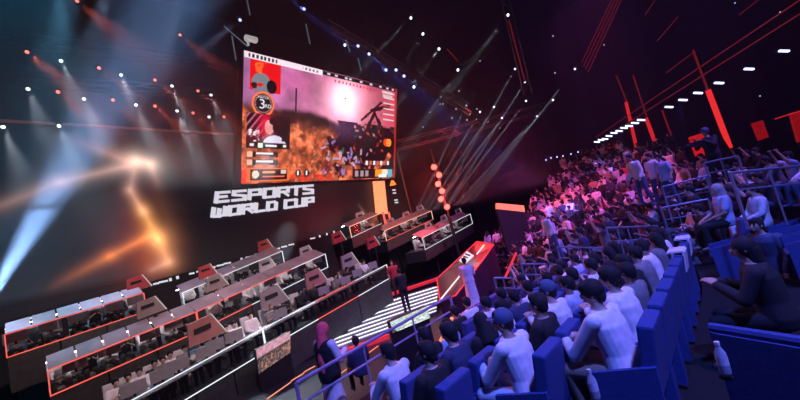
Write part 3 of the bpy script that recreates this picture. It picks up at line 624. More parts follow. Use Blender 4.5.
def hair_mesh(kind, P, R):
    bm = B(); c = P['head']; q = lambda v: Vector(c)+R @ Vector(v)
    rq = R.to_quaternion()
    if kind in ('short', 'cap'):
        ball(bm, q((0, -.016, .022)), (.087, .100, .108), rot=rq, sub=3); ball(bm, q((0, -.055, -.03)), (.066, .055, .07), rot=rq)
        ball(bm, q((0, .045, .08)), (.066, .048, .045), rot=rq)
    if kind == 'afro': ball(bm, q((0, -.018, .035)), (.098, .108, .105), rot=rq, sub=3); ball(bm, q((0, -.06, -.03)), (.075, .06, .075), rot=rq); ball(bm, q((0, .04, .075)), (.075, .058, .055), rot=rq)
    if kind == 'long':
        ball(bm, q((0, -.016, .022)), (.090, .103, .110), rot=rq, sub=3); tube(bm, q((0, -.05, .0)), q((0, -.10, -.32)), .085, .055, n=14); ball(bm, q((0, -.10, -.32)), .055)
    if kind == 'scarf':
        ball(bm, q((0, -.016, .02)), (.100, .112, .122), rot=rq, sub=3); tube(bm, q((0, -.04, .0)), q((0, -.06, -.26)), .095, .17, n=16); tube(bm, q((0, .03, -.07)), q((0, .02, -.22)), .065, .13, n=16)
    if kind == 'drape':    # long veil falling down the back
        ball(bm, q((0, -.016, .02)), (.100, .112, .122), rot=rq, sub=3); tube(bm, q((0, -.05, .02)), q((0, -.15, -.45)), .085, .075, n=16); ball(bm, q((0, -.15, -.47)), (.085, .06, .10)); tube(bm, q((.0, -.15, -.45)), q((.02, -.17, -.62)), .07, .04, n=16)
    return bm
PROTO = {}
def build_person(kind, hair='short', shirt='white', trousers='black', sleeve='long', yaw=0, tilt=0, vox=.013, label='x', hairmat=None, robe=False, bag=False, sk=0, shoes=None, curl=.5, vest=False):
    P_ = pose(kind); root = thing('person', label, 'person')
    bm = B(); torso(bm, P_, 0)
    tube(bm, P_['chest']+P_['up']*.12, P_['head']-V3(0, .0, .05), .055, .05, n=14)
    for s in (-1, 1): limbs(bm, P_, s, 'arm'); limbs(bm, P_, s, 'leg'); hand(bm, P_['wri', s], P_['elb', s], s, curl); capsule(bm, P_['ank', s]-V3(0, .03, .02), P_['toe', s], .034, .026)
    R = headshape(bm, P_['head'], yaw, tilt)
    me = remesh(bm, vox*.62, 1); link('body', me, SK[sk], root)
    eb = B()
    for s in (-1, 1): ball(eb, Vector(P_['head'])+R @ V3(.030*s, .082, .014), (.012, .008, .007), sub=2)
    obj('eyes', eb, eyem, root, True)
    bm = B(); torso(bm, P_, .034)
    for s in (-1, 1): limbs(bm, P_, s, 'longsleeve' if sleeve == 'long' else 'sleeve', .014)
    if robe and kind.startswith('sit'):
        pass
    me = remesh(bm, vox*.9, 3); link('shirt', me, CL[shirt], root)
    if vest: bm = B(); torso(bm, P_, .05); link('vest', remesh(bm, vox, 3), CL['black'], root)
    bm = B(); pel = P_['pel']; loft(bm, [(pel-V3(0, 0, .10), .155, .12), (pel, .178, .13), (pel+P_['up']*.08, .172, .125)])
    if robe and not kind.startswith('sit'):
        bm.free(); bm = B(); loft(bm, [(V3(0, .03, .06), .25, .24), (V3(0, .02, .35), .22, .19), (V3(0, .0, .7), .19, .15), (pel, .182, .135), (pel+P_['up']*.10, .165, .125)])
    else:
        for s in (-1, 1): limbs(bm, P_, s, 'leg', .016 if not robe else .03)
    me = remesh(bm, vox*.9, 3); link('robe_skirt' if robe else 'trousers', me, CL[trousers], root)
    hb = hair_mesh(hair, P_, R)
    hm_ = hairmat or hairm
    hme = remesh(hb, vox*.8, 2); link({'scarf': 'headscarf', 'drape': 'veil', 'cap': 'hair'}.get(hair, 'hair'), hme, hm_, root)
    if hair == 'cap':
        cb = B(); c = P_['head']; q = lambda v: Vector(c)+R @ Vector(v)
        ball(cb, q((0, -.012, .045)), (.096, .108, .100), rot=R.to_quaternion(), sub=3); cm = remesh(cb, vox*.8, 1); co_ = link('cap', cm, CL['denim'], root)
        vb = B(); pts = []; 
        for i in range(9): a_ = math.pi*i/8; pts.append(q((.075*math.cos(a_), .07+.09*math.sin(a_), .045-.01*math.sin(a_))))
        v1 = [vb.verts.new(p) for p in pts]; v2 = [vb.verts.new(p+V3(0, 0, .008)) for p in pts]; vb.faces.new(v1[::-1]); vb.faces.new(v2)
        for i in range(9): vb.faces.new((v1[i], v1[(i+1) % 9], v2[(i+1) % 9], v2[i]))
        vz = obj('visor', vb, CL['denim']); vz.parent = co_
    for s in (-1, 1):
        sb_ = B(); capsule(sb_, P_['ank', s]-V3(0, .05, .045), P_['toe', s]-V3(0, 0, .008), .040, .036); me = remesh(sb_, vox, 1); link('shoe', me, shoes or shoem, root)
    return root
def flat(kind, hair, sleeve='long', robe=False, dec=.35, headset=False):
    """one light mesh of a whole small figure; materials 0 skin 1 shirt 2 trousers 3 hair on the object"""
    P_ = pose(kind); parts = []
    def add(bm, mi, vox=.03): me = remesh(bm, vox, 1, dec); parts.append((me, mi))
    bm = B(); tube(bm, P_['chest'], P_['head'], .055, .05, n=10)
    headshape(bm, P_['head'], 0, -.05, 1.0, 2)
    for s in (-1, 1): limbs(bm, P_, s, 'arm'); ball(bm, Vector(P_['wri', s])+(Vector(P_['wri', s])-Vector(P_['elb', s])).normalized()*.07, (.035, .06, .025)); 
    add(bm, 0, .022)
    bm = B(); torso(bm, P_, .026)
    for s in (-1, 1): limbs(bm, P_, s, 'longsleeve' if sleeve == 'long' else 'sleeve', .012)
    add(bm, 1)
    bm = B(); pel = P_['pel']; loft(bm, [(pel-V3(0, 0, .10), .155, .12), (pel, .178, .13), (pel+P_['up']*.08, .172, .125)])
    if robe: bm.free(); bm = B(); loft(bm, [(V3(0, .03, .06), .25, .24), (V3(0, .0, .7), .19, .15), (pel, .182, .135), (pel+P_['up']*.1, .165, .125)])
    else:
        for s in (-1, 1): limbs(bm, P_, s, 'leg', .014); capsule(bm, P_['ank', s]-V3(0, .05, .045), P_['toe', s], .04, .035)
    add(bm, 2)
    add(hair_mesh(hair, P_, Matrix.Rotation(-.05, 3, 'X')), 3, .024)
    out = B()
    for me, mi in parts:
        n0 = len(out.faces); out.from_mesh(me); out.faces.ensure_lookup_table()
        for f_ in out.faces[n0:]: f_.material_index = mi; f_.smooth = True
        bpy.data.meshes.remove(me)
    me = bpy.data.meshes.new('person'); out.to_mesh(me); out.free()
    for m_ in (SK[0], CL['white'], CL['black'], hairm): me.materials.append(m_)
    return me
FL = {k: flat(*a) for k, a in dict(sit=('sit', 'short'), sit2=('sit', 'afro', 'short'), lean=('sit_lean', 'short'), phone=('sit_phone', 'short', 'short'), arms=('sit_arms', 'short', 'short'), scarf=('sit', 'scarf'), long=('sit', 'long'), stand=('stand', 'short', 'short'), stand_w=('stand', 'scarf', 'long', True), bend=('stand_bend', 'short'), standp=('stand_phone', 'short')).items()}
def small(key, loc, rz, shirt, trousers, label, group=None, sk=0, hair=None, sc=1.0):
    o = bpy.data.objects.new('person', FL[key]); COL.objects.link(o); o.location = loc; o.rotation_euler = (0, 0, rz); o.scale = (sc,)*3
    for i, m_ in enumerate((SK[sk], CL[shirt], CL[trousers], hair or hairm)): o.material_slots[i].link = 'OBJECT'; o.material_slots[i].material = m_
    return tag(o, label, 'person', group)
# ------------------------------------------------------------------ seats
def make_seat():
    t = thing('arena_seat', 'x', 'seat')
    rb = Quaternion((1, 0, 0), .13)
    bm = B(); box(bm, (0, -.27, .74), (.50, .13, .62), rot=rb, bev=.025); obj('backrest', bm, seatm, t, False)
    bm = B(); box(bm, (0, .02, .42), (.46, .50, .11), bev=.03); obj('cushion', bm, seatd, t)
    for s in (-1, 1):
        bm = B(); a = .27*s
        hexa(bm, [V3(a-.022, -.30, .04), V3(a+.022, -.30, .04), V3(a+.022, .22, .04), V3(a-.022, .22, .04), V3(a-.022, -.32, .72), V3(a+.022, -.32, .72), V3(a+.022, .24, .62), V3(a-.022, .24, .62)]); obj('side_panel', bm, seatm, t)
    bm = B(); box(bm, (0, -.05, .19), (.44, .3, .36)); obj('seat_base', bm, metal, t)
    return t
seat0 = make_seat(); seat_used = [False]
def put_seat(loc, rz, label, group):
    if not seat_used[0]:
        seat_used[0] = True; seat0.location = loc; seat0.rotation_euler = (0, 0, rz); seat0['label'] = label; seat0['group'] = group; return seat0
    return dup(seat0, loc, rz, label, group)
fb = B(); rb = Quaternion((1, 0, 0), .13); box(fb, (0, -.27, .74), (.50, .13, .62), rot=rb); box(fb, (0, 0, .33), (.46, .5, .28))
farseat = bpy.data.meshes.new('arena_seat'); fb.to_mesh(farseat); fb.free(); farseat.materials.append(seatm)
def facing(t): return t if t > 0 else 0.0
def onrow(k, t): p = bowl(rad(k), t); p.z = lev(k); return p
def t_of(x, k):
    """parameter of the seat at world x on the near part of row k"""
    return (x-CX)/13 if x < CX else math.asin(min(1, (x-CX)/rad(k)))
occupied = []
ROWN = {0: 'row nearest the camera', -1: 'row just above the aisle', 1: 'second row down', 2: 'third row down', 3: 'fourth row down', 4: 'fifth row down', 5: 'front row', -2: 'upper aisle row', -3: 'upper right row'}
def step(k, t): return .62/(13 if t < 0 else rad(k))
for k in range(5, -4, -1):
    x0 = {0: 3.75, 1: 3.42, 2: 2.9, 3: 3.2, 4: 5.8, 5: 7.0, -1: 8.6, -2: 7.4, -3: 8.0}[k]
    t = t_of(x0, k); i = 0
    while True:
        p = onrow(k, t); 
        if t > .10 or (k < 0 and i > 4): break
        near = (p-EYE).length < 9
        lab = 'blue arena seat, %s, %s' % (ROWN[k], 'the near end one' if i == 0 else 'beyond its near end')
        grp = 'blue seats in the '+ROWN[k]
        if near: s_ = put_seat(p, facing(t), lab, grp)
        else:
            s_ = bpy.data.objects.new('arena_seat', farseat); COL.objects.link(s_); s_.location = p; s_.rotation_euler = (0, 0, facing(t)); tag(s_, lab, 'seat', grp)
        occupied.append((k, i, t, p)); t += step(k, t); i += 1
SEATS = {(k, i): (t, p) for k, i, t, p in occupied}
# ------------------------------------------------------------------ nearest people, full detail
def place(root, loc, rz, sc=1): root.location = loc; root.rotation_euler = (0, 0, rz); root.scale = (sc,)*3; return root
def seatpos(k, i, dy=.05): t, p = SEATS[k, i]; f_ = facing(t); return Vector((p.x-math.sin(f_)*dy, p.y+math.cos(f_)*dy, p.z)), f_
used = {}
def sit_at(k, i, rz=0, **kw):
    loc, f_ = seatpos(k, i, -.02); used[k, i] = 1; r = build_person(**kw); return place(r, loc, f_+rz, 1.06)
sit_at(0, 0, -.25, kind='sit_lean', hair='afro', shirt='white', trousers='tan', yaw=.5, tilt=-.1, vox=.010, label='man in a white long sleeved shirt and tan trousers leaning forward in the near seat', shoes=shoem)
sit_at(1, 0, -.1, kind='sit_lean', hair='cap', shirt='white', trousers='white', yaw=.55, vox=.010, label='man in a dark blue cap and all white clothes sitting at the near row end', sk=1)
sit_at(0, 1, -.2, kind='sit_phone', hair='afro', shirt='white', trousers='black', yaw=.2, vox=.012, label='man in a loose white shirt behind the nearest white shirted man')
sit_at(1, 2, -.1, kind='sit_phone', hair='cap', shirt='white', trousers='grey', yaw=.4, vox=.012, label='person in a white shirt and cap two seats beyond the blue capped man')
sit_at(1, 1, 0, kind='sit', hair='short', shirt='black', trousers='black', vox=.014, label='person in black between two white shirted people behind the blue capped man')
sit_at(2, 0, 0, kind='sit', hair='short', shirt='black', trousers='black', yaw=.3, vox=.014, label='person in black at the near end of the third row down')
sit_at(2, 1, 0, kind='sit_lean', hair='afro', shirt='navy', trousers='black', yaw=.2, vox=.014, label='dark haired person in navy in the third row down')
sit_at(3, 0, 0, kind='sit_lean', hair='short', shirt='white', trousers='white', yaw=.2, vox=.014, label='person in white bending forward beside the purple handrail post')
sit_at(3, 1, 0, kind='sit', hair='short', shirt='black', trousers='black', vox=.014, label='person in a spotted black top in the fourth row down')
# woman standing at the handrail
wq = atD(321, 330, 6.2)
place(build_person('stand_phone', 'drape', 'white', 'white', 'long', vest=True, yaw=.2, vox=.012, label='woman with a long pink veil and white skirt standing at the handrail', hairmat=cloth('veil', (.95, .12, .14)), robe=True), (wq.x, wq.y, lev(5)+.02), -1.5, 1.09)
q_ = atD(474, 302, 12.0)
place(build_person('stand_phone', 'short', 'white', 'white', 'long', vox=.016, label='person in a long white robe standing by the catwalk', robe=True), (q_.x, q_.y, max(q_.z-.2, .35)), -1.0, 1.0)
# camera operator on the raised platform
q_ = atD(712, 151, 10.0); plat = Vector((q_.x, q_.y, q_.z-1.05))
place(build_person('stand_camera', 'cap', 'black', 'black', 'long', vox=.016, label='camera operator in black and white cap on the raised platform', shoes=shoem), plat, .95)
t = thing('video_camera', 'small video camera held up by the platform camera operator', 'camera', plat+Vector((-.45, .33, 1.28)), .95)
bm = B(); box(bm, (0, 0, .06), (.10, .30, .13), bev=.01); obj('camera_body', bm, metal, t); bm = B(); tube(bm, (0, .15, .06), (0, .28, .06), .045, .05, n=14); obj('lens', bm, black, t); bm = B(); box(bm, (.1, -.02, .09), (.11, .01, .08)); obj('viewfinder', bm, led('finder', (.6, .7, 1), .5), t); bm = B(); path(bm, [(0, -.1, .13), (0, -.08, .2), (0, .1, .2), (0, .12, .13)], .012); obj('handle', bm, metal, t)
# man filming in front of the stairs
q_ = atD(408, 312, 13.0)
small('standp', (q_.x, q_.y, q_.z), -.5, 'black', 'black', 'man in black filming in front of the lit stairs with one arm out', sc=.95)
q_ = atD(399, 298, 14.6); small('stand', (q_.x, q_.y, q_.z), 2.4, 'red', 'black', 'steward in a glowing red vest left of the filming man', sc=.92)
q_ = atD(357, 350, 8.2); small('sit', (q_.x, q_.y, .25), -.3, 'navy', 'black', 'seated person below the lit stairs beside the woman with the veil')
# dark people by the aisle on the right
place(build_person('sit_phone', 'long', 'black', 'black', 'long', yaw=.3, vox=.013, label='woman in black with long dark hair holding up a phone in the right aisle'), Vector((4.9, -.05, lev(-1)-.02)), -.1)
place(build_person('stand_bend', 'short', 'denim', 'denim', 'long', vox=.014, label='person in a striped blue jacket bending over in the aisle at right'), atD(772, 245, 5.6)-Vector((0, 0, 1.25)), .9)
place(build_person('sit', 'long', 'paleblue', 'black', 'short', vox=.016, label='fair haired person sitting below the camera platform rail', hairmat=mat('hair_fair', (.5, .42, .4), .6)), atD(716, 190, 7.4)-Vector((0, 0, 1.2)), .4)
# ------------------------------------------------------------------ people in the seats of the near block
rr = random.Random(11)
CZ = {5: 'front row of the near block', 4: 'fifth row down', 3: 'fourth row down', 2: 'third row down', 1: 'second row down', 0: 'row of the nearest white shirted man', -1: 'row above the aisle', -2: 'upper row at right', -3: 'uppermost near row at right'}
cols = [('white', 'white'), ('black', 'black'), ('navy', 'navy'), ('grey', 'grey'), ('red', 'red'), ('tan', 'tan'), ('paleblue', 'pale blue')]
count = 0
def pick(wts): 
    r = rr.random()*sum(wts); a = 0
    for c, w_ in zip(cols, wts):
        a += w_
        if r < a: return c
    return cols[0]
for (k, i), (t, p) in SEATS.items():
    if (k, i) in used: continue
        
    if k <= -2 or (k == -1 and rr.random() < .4): continue
    if rr.random() < .06: continue
    if k >= 4 and p.x > 6.5: continue
    c, cn = pick([2.2, 5, 2.4, 1.2, 0, .3, .6] if k >= 0 else [0, 1, 0, 0, 0, 0, 0]); loc, f_ = seatpos(k, i); key = rr.choice(['sit', 'sit2', 'lean', 'phone', 'sit', 'long', 'scarf'])
    small(key, loc, f_+rr.uniform(-.35, .25), c, rr.choice(['black', 'denim', 'grey', 'white' if c == 'white' else 'black']), 'spectator in a %s top seated in the %s' % (cn, CZ[k]), '%s topped spectators in the %s' % (cn, CZ[k]), rr.randrange(3)); count += 1
# ------------------------------------------------------------------ crowd of the far stand
cand = []
def kmin(t): return -2 if t < .3 else -4 if t < .5 else -5 if t < .7 else -6 if t < .85 else -8 if t < 1.0 else -12 if t < 1.2 else -15
for k in range(5, -16, -1):
    t = .20
    while t < TMAX-.02:
        if k >= kmin(t) and not (k > 3 and t > .9): cand.append((k, t))
        t += (.62+.12*rr.random())/rad(k)
pts = []
for k, t in cand:
    if rr.random() < .13: continue
    if abs(t-.60) < .04 or abs(t-.98) < .035: continue      # stair aisles
    p = onrow(k, t); v_ = p+Vector((0, 0, 1.1))-EYE; dd = v_.dot(fw); px, py = 400+F*v_.dot(RT)/dd, 200-F*v_.dot(UP)/dd
    if px < 500 and py > 236: continue      # keep the floor round the catwalk clear
    if px < 512 and py > 262: continue
    pts.append(((p-EYE).length, k, t, p))
pts.sort(key=lambda a: a[0])
MAXI = 285-count
ZN = [('lower rows of the far stand', 1), ('middle rows of the far stand', -4), ('upper rows of the far stand', -99)]
rest = B(); restm = [SK[0], CL['white'], CL['black'], hairm, CL['red'], CL['navy'], CL['paleblue']]
for n_, (d, k, t, p) in enumerate(pts):
    c, cn = pick([3.2, 5.5, 1.5, 1.0, .4, .4, 1.0]); zone = 'lower rows of the far stand' if k >= 1 else 'middle rows of the far stand' if k >= -4 else 'upper rows of the far stand'
    key = rr.choice(['sit', 'sit2', 'lean', 'phone', 'arms', 'scarf', 'long', 'sit'])
    up_ = rr.random() < .07
    if up_: key = rr.choice(['stand', 'standp'])
    f_ = t+rr.uniform(-.3, .3)
    if n_ < MAXI:
        small(key, p, f_, c, rr.choice(['black', 'denim', 'grey', 'white' if c == 'white' else 'black']), '%s in a %s top in the %s' % ('standing spectator' if up_ else 'seated spectator', cn, zone), '%s topped %s spectators in the %s' % (cn, 'standing' if up_ else 'seated', zone), rr.randrange(3))
    else:
        o0 = len(rest.verts); f0 = len(rest.faces); rest.from_mesh(FL[key]); rest.verts.ensure_lookup_table(); rest.faces.ensure_lookup_table()
        M_ = Matrix.Translation(p) @ Matrix.Rotation(f_, 4, 'Z'); bmesh.ops.transform(rest, matrix=M_, verts=rest.verts[o0:])
        mi = {'white': 1, 'black': 2, 'navy': 5, 'grey': 2, 'red': 4, 'tan': 0, 'paleblue': 6}[c]
        for f__ in rest.faces[f0:]:
            if f__.material_index == 1: f__.material_index = mi
    if n_ > 560: break
o = obj('crowd', rest, restm); tag(o, 'distant packed spectators in the highest rows of the far stand', 'crowd', kind='stuff')
# people standing out in the middle of the photo
for px, py, d, key, c, tr, lab, h in [(553, 238, 12.5, 'bend', 'white', 'denim', 'man in a white shirt standing bent at the middle of the stand', .95), (641, 182, 11.5, 'bend', 'white', 'denim', 'man in a white shirt standing in the upper stand, leftmost of three', .95), (655, 176, 11.5, 'stand', 'white', 'denim', 'man in a white shirt standing in the upper stand, between two others', 1.15), (666, 178, 11, 'stand', 'paleblue', 'denim', 'person in a pale shirt standing in the upper stand nearest the platform', 1.15)]:
    p = atD(px, py, d); small(key, (p.x, p.y, p.z-h+.2), .9, c, tr, lab)
# ------------------------------------------------------------------ players in the booths
mon = thing('monitor', 'x', 'monitor'); bm = B(); box(bm, (0, 0, .22), (.56, .03, .33)); obj('monitor_case', bm, mat('monitor_back', (.25, .25, .28), .4), mon); bm = B(); box(bm, (0, 0, .03), (.06, .05, .1)); box(bm, (0, 0, .0), (.24, .16, .015)); obj('stand', bm, metal, mon); bm = B(); box(bm, (0, -.017, .22), (.52, .006, .29)); obj('display', bm, led('player_display', (.55, .7, .75), .5), mon)
ch_me = B(); box(ch_me, (0, -.28, .78), (.48, .1, .78), rot=Quaternion((1, 0, 0), .1), bev=.03); box(ch_me, (0, .0, .42), (.48, .48, .1)); tube(ch_me, (0, 0, 0), (0, 0, .4), .04)
chm = bpy.data.meshes.new('gaming_chair'); ch_me.to_mesh(chm); ch_me.free(); chm.materials.append(chairm)
first = True
for n_, (p, a_, strip, bi, q) in enumerate(PLAYERS):
    c, cn = rr.choice([('white', 'white'), ('white', 'white'), ('black', 'black'), ('grey', 'grey'), ('green', 'green') if p.y < 13 else ('white', 'white'), ('black', 'black')])
    tier = 'back tier' if p.y > 18 and p.x < 12 else 'middle tier' if p.y > 15 and p.x < 12 else 'right wing' if p.x > 15 else 'front tier'
    if rr.random() < (.12 if strip else .25): continue
    p = p+Vector((rr.uniform(-.12, .12), rr.uniform(-.08, .14), 0))
    small(rr.choice(['lean', 'phone', 'sit']), p, a_+rr.uniform(-.2, .2), c, 'black', 'player in a %s jersey seated at the desks of the %s' % (cn, tier), '%s shirted players of the %s' % (cn, tier), rr.choice([0, 0, 2]), hair=rr.choice([hairm, hairm, hairm, mat('hair_ginger', (.45, .16, .06), .6)]))
    o = bpy.data.objects.new('gaming_chair', chm); COL.objects.link(o); o.location = p; o.rotation_euler = (0, 0, a_); tag(o, 'white gaming chair behind the desks of the %s' % tier, 'chair', 'gaming chairs of the '+tier)
    f_ = Vector((-math.sin(a_), math.cos(a_), 0)); mp = p+f_*.72+Vector((0, 0, .74)); lab = 'monitor in front of a player of the %s' % tier
    if n_ % 2 == 0:
        if first: mon.location = mp; mon.rotation_euler = (0, 0, a_); mon['label'] = lab; mon['group'] = 'monitors of the '+tier; first = False
        else: dup(mon, mp, a_, lab, 'monitors of the '+tier)
# ------------------------------------------------------------------ handrails and platform
def rail(name, label, a, b, h, n, mids=1, group='tubular handrails of the stands', m_=railm, r=.022):
    a, b = Vector(a), Vector(b); t = thing(name, label, 'railing', (a.x, a.y, a.z-h), 0, group)
    ch(obj('top_rail', tube(B(), a, b, r), m_), t)
    for i in range(mids): z = Vector((0, 0, -h*(i+1)/(mids+1)*.62)); ch(obj('mid_rail', tube(B(), a+z, b+z, r*.7), m_), t)
    for i in range(n):
        q = i/(n-1); p = a.lerp(b, q); ch(obj('post', tube(B(), p, p-Vector((0, 0, h)), r if i in (0, n-1) else r*.6), m_), t)
    return t
violet_rail = mat('violet_rail', (.30, .26, .42), .4)
rail('handrail', 'violet lit sloping handrail beside the woman with the veil', atD(296, 383, 5.2), atD(450, 296, 8), 1.0, 4, 1, m_=violet_rail, r=.03)
rail('handrail', 'handrail with thin bars behind the heads of the near block', atD(606, 228, 7.5), atD(657, 226, 8), .95, 6)
rail('handrail', 'long handrail in front of the platform steps', atD(661, 208, 8.5), atD(708, 199, 8), .95, 4)
rail('handrail', 'handrail below the camera operator, left part', atD(662, 187, 9.5), atD(706, 176, 9), .95, 3)
rail('handrail', 'handrail of the raised camera platform', atD(704, 163, 9), atD(738, 156, 8.5), .9, 3)
rail('handrail', 'dark handrail running right from the camera platform', atD(730, 173, 5.5), atD(806, 165, 5.6), .9, 3)
rail('handrail', 'small handrail section by the front rows, right of the white robe', atD(521, 264, 8), atD(546, 264, 8), .8, 3)
rail('handrail', 'handrail with bars in the stand under the bent white shirted man', atD(557, 247, 9), atD(601, 248, 8.3), .9, 5)
rail('handrail', 'short handrail section at the foot of the stand', atD(494, 278, 8.6), atD(512, 278, 8.5), .8, 3)
bm = B(); box(bm, plat+Vector((.1, 0, -.12)), (2.2, 1.8, .2)); 
for sx in (-1, 1):
    for sy_ in (-1, 1): pass
pt = thing('camera_platform', 'raised dark platform carrying the camera operator', 'platform', (plat.x, plat.y, plat.z-1.2)); ch(obj('deck', bm, black), pt)
for sx in (-1, 1):
    for sy_ in (-1, 1): ch(obj('leg', tube(B(), plat+Vector((.1+sx, sy_*.8, -.2)), plat+Vector((.1+sx, sy_*.8, -1.3)), .04), metal), pt)
# padded divider at lower right and small belongings
a, b = atZ(707, 330, 2.36), atZ(822, 349, 2.36); a.z = b.z = 0; dv = thing('padded_divider', 'blue padded low divider at the lower right corner of the picture', 'divider', (3.46, .42, lev(-1)))
n_ = Vector((b.y-a.y, a.x-b.x, 0)).normalized()*-.10
if n_.x < 0: n_ = -n_
bm = B(); slab(bm, a+Vector((0, 0, lev(-1))), b+Vector((0, 0, lev(-1))), b+Vector((0, 0, 2.36)), a+Vector((0, 0, 2.36)), n_); bmesh.ops.recalc_face_normals(bm, faces=bm.faces); bmesh.ops.bevel(bm, geom=bm.edges[:], offset=.02, segments=2, affect='EDGES'); ch(obj('padded_panel', bm, seatm), dv)
bm = B(); tube(bm, a+n_/2+Vector((0, 0, 2.37)), b+n_/2+Vector((0, 0, 2.37)), .035); ch(obj('top_roll', bm, seatm), dv)
for i_, lab in ((5, 'white cloth hung over a blue seat back in the nearest row, nearer one'), (7, 'white cloth hung over a blue seat back in the nearest row, farther one')):
    t_, p = SEATS[0, i_]; o = obj('white_cloth', box(box(B(), (p.x, p.y-.36, p.z+.93), (.42, .03, .30), rot=Quaternion((1, 0, 0), .13)), (p.x, p.y-.28, p.z+1.09), (.42, .2, .025)), CL['white']); tag(o, lab, 'cloth')
def bottle(p, label):
    t = thing('water_bottle', label, 'bottle', p)
    bm = B(); loft(bm, [((0, 0, 0), .030, .030), ((0, 0, .02), .034, .034), ((0, 0, .15), .034, .034), ((0, 0, .19), .014, .014), ((0, 0, .21), .013, .013)], 14); obj('bottle_body', bm, mat('bottle_plastic', (.7, .75, .85), .15, trans=.5), t, True)
    bm = B(); tube(bm, (0, 0, .205), (0, 0, .228), .016, n=12); obj('cap', bm, mat('bottle_cap', (.8, .8, .85), .4), t); bm = B(); tube(bm, (0, 0, .07), (0, 0, .13), .0347, n=16); obj('paper_label', bm, mat('bottle_label', (.75, .7, .8), .5), t); return t
q = atD(593, 386, 2.75); bottle(q-Vector((0, 0, .10)), 'water bottle held at the side panel of the nearest white shirted man')
q = atD(722, 360, 2.45); bottle(q-Vector((0, 0, .10)), 'water bottle by the padded divider at lower right')
for q, lab in ((atD(592, 386, 2.78)-Vector((0, 0, .11)), 'small ring cup holder under the bottle of the near seat'), (atD(721, 360, 2.48)-Vector((0, 0, .11)), 'small ring cup holder on the padded divider')):
    bm = B(); tube(bm, q-Vector((0, 0, .012)), q, .042, n=16); tag(obj('cup_holder', bm, metal), lab, 'holder')
# ------------------------------------------------------------------ rig: moving heads with real beams in the haze
def make_head(lm, label, grp):
    t = thing('moving_head_light', label, 'stage light', (0, 0, 0), 0, grp)
    bm = B(); box(bm, (0, .22, .30), (.34, .26, .10)); obj('base', bm, metal, t)
    bm = B()
    for s in (-1, 1): box(bm, (.17*s, .12, .14), (.04, .12, .30))
    obj('yoke', bm, metal, t)
    bm = B(); tube(bm, (0, .32, .10), (0, 0, 0), .10, .14, n=14); obj('lamp_head', bm, metal, t, True)
    bm = B(); tube(bm, (0, .005, 0), (0, -.02, -.004), .115, n=16); obj('lens', bm, lm, t); return t
heads = {}
def fixture(px, py, D, col, label, grp, tx=None, ty=None, power=0, ang=14, blend=.5, scale=1.0, td=None, rad_=.05):
    key = col; 
    P_ = atY(px, py, -D) if D < 0 else atD(px, py, D)
    if key not in heads:
        c = {'w': (.85, .95, 1), 'r': (1, .20, .12), 'b': (.35, .45, 1), 'v': (.75, .7, 1)}[col]
        heads[key] = make_head(led('lens_'+col, c, {'w': 3, 'r': 2.2, 'b': 3, 'v': 2.5}[col]), label, grp); o = heads[key]; o.location = P_; 
    else: o = dup(heads[key], P_, None, label, grp)
    # lens faces the aim
    if tx is not None: T = (atY(tx, ty, td or -D-2.5) if D < 0 else atD(tx, ty, td or D))
    else: T = EYE+Vector((0, 0, -2))
    o.scale = (scale,)*3; d = (EYE-P_).normalized()*.6+(T-P_).normalized()*.4; o.rotation_euler = (0, 0, math.atan2(d.y, d.x)+math.pi/2)
    if power: spot(P_+(T-P_).normalized()*.25+(EYE-P_).normalized()*.15, T, power, ang, {'w': (.75, .88, 1), 'r': (1, .13, .07), 'b': (.10, .16, 1), 'v': (.7, .75, 1)}[col], blend, rad_)
    return o
ordn = ['leftmost', 'second', 'third', 'fourth', 'fifth', 'sixth', 'seventh', 'eighth', 'ninth', 'tenth', 'eleventh', 'twelfth', 'thirteenth']
def L(c, i, n): return '%s beam moving head at the upper left, %s from the left edge' % (c, ordn[i]) if i else '%s beam moving head at the upper left, closest to the left edge' % c
reds = sorted([(77, 1), (27, 52), (99, 68), (58, 92), (113, 100), (155, 80), (155, 106), (180, 35), (198, 91), (193, 113), (224, 117)])
for i, (x, y) in enumerate(reds): fixture(x, y, -19.5, 'r', L('red', i, 0), 'red beam moving heads above the backdrop', x+40, y+33, 5000, 18, 1, .6)
whs = sorted([(61, 61), (28, 89), (121, 75), (84, 99), (136, 105), (172, 86), (177, 111), (59, 126), (211, 95), (209, 117), (3, 127)])
for i, (x, y) in enumerate(whs): fixture(x, y, -19.2, 'w', L('white', i, 0), 'white beam moving heads above the backdrop', x+20, y+48, 5500, 17, 1, .55)
mids = [(411, 18, 380, 50), (423, 34, 407, 58), (439, 49, 417, 79), (458, 70, 442, 94), (508, 15, 464, 73), (414, 87, 402, 101), (345, 45, 333, 60)]
for i, (x, y, tx, ty) in enumerate(mids): fixture(x, y, 22, 'w', 'white beam moving head over the hall centre, ' + ['highest left one', 'small one beside the highest left one', 'middle one', 'lower one', 'rightmost high one', 'one beside the video screen corner', 'one above the video screen top edge'][i], 'white beam moving heads over the hall centre', tx, ty, 22000 if i not in (1, 5, 6) else 6000, 8, 1, .7)
fan = [(575, 69, 462, 214), (553, 100, 452, 216), (537, 116, 445, 217), (526, 101, 439, 217), (525, 82, 443, 212), (515, 69, 434, 214), (502, 118, 430, 214), (494, 107, 426, 212), (480, 112, 421, 212), (466, 106, 416, 212)]
for i, (x, y, tx, ty) in enumerate(fan): fixture(x, y, 26, 'v', 'pale fan beam light over the right wing, %s counted from the right' % (ordn[i] if i else 'first'), 'fan of pale beam lights over the right wing', tx, ty, 260000, 1.7, .5, td=23, rad_=.02, scale=.6)
blu = [(358, 46), (369, 54), (386, 70), (396, 70), (404, 76), (304, 9), (282, -8)]
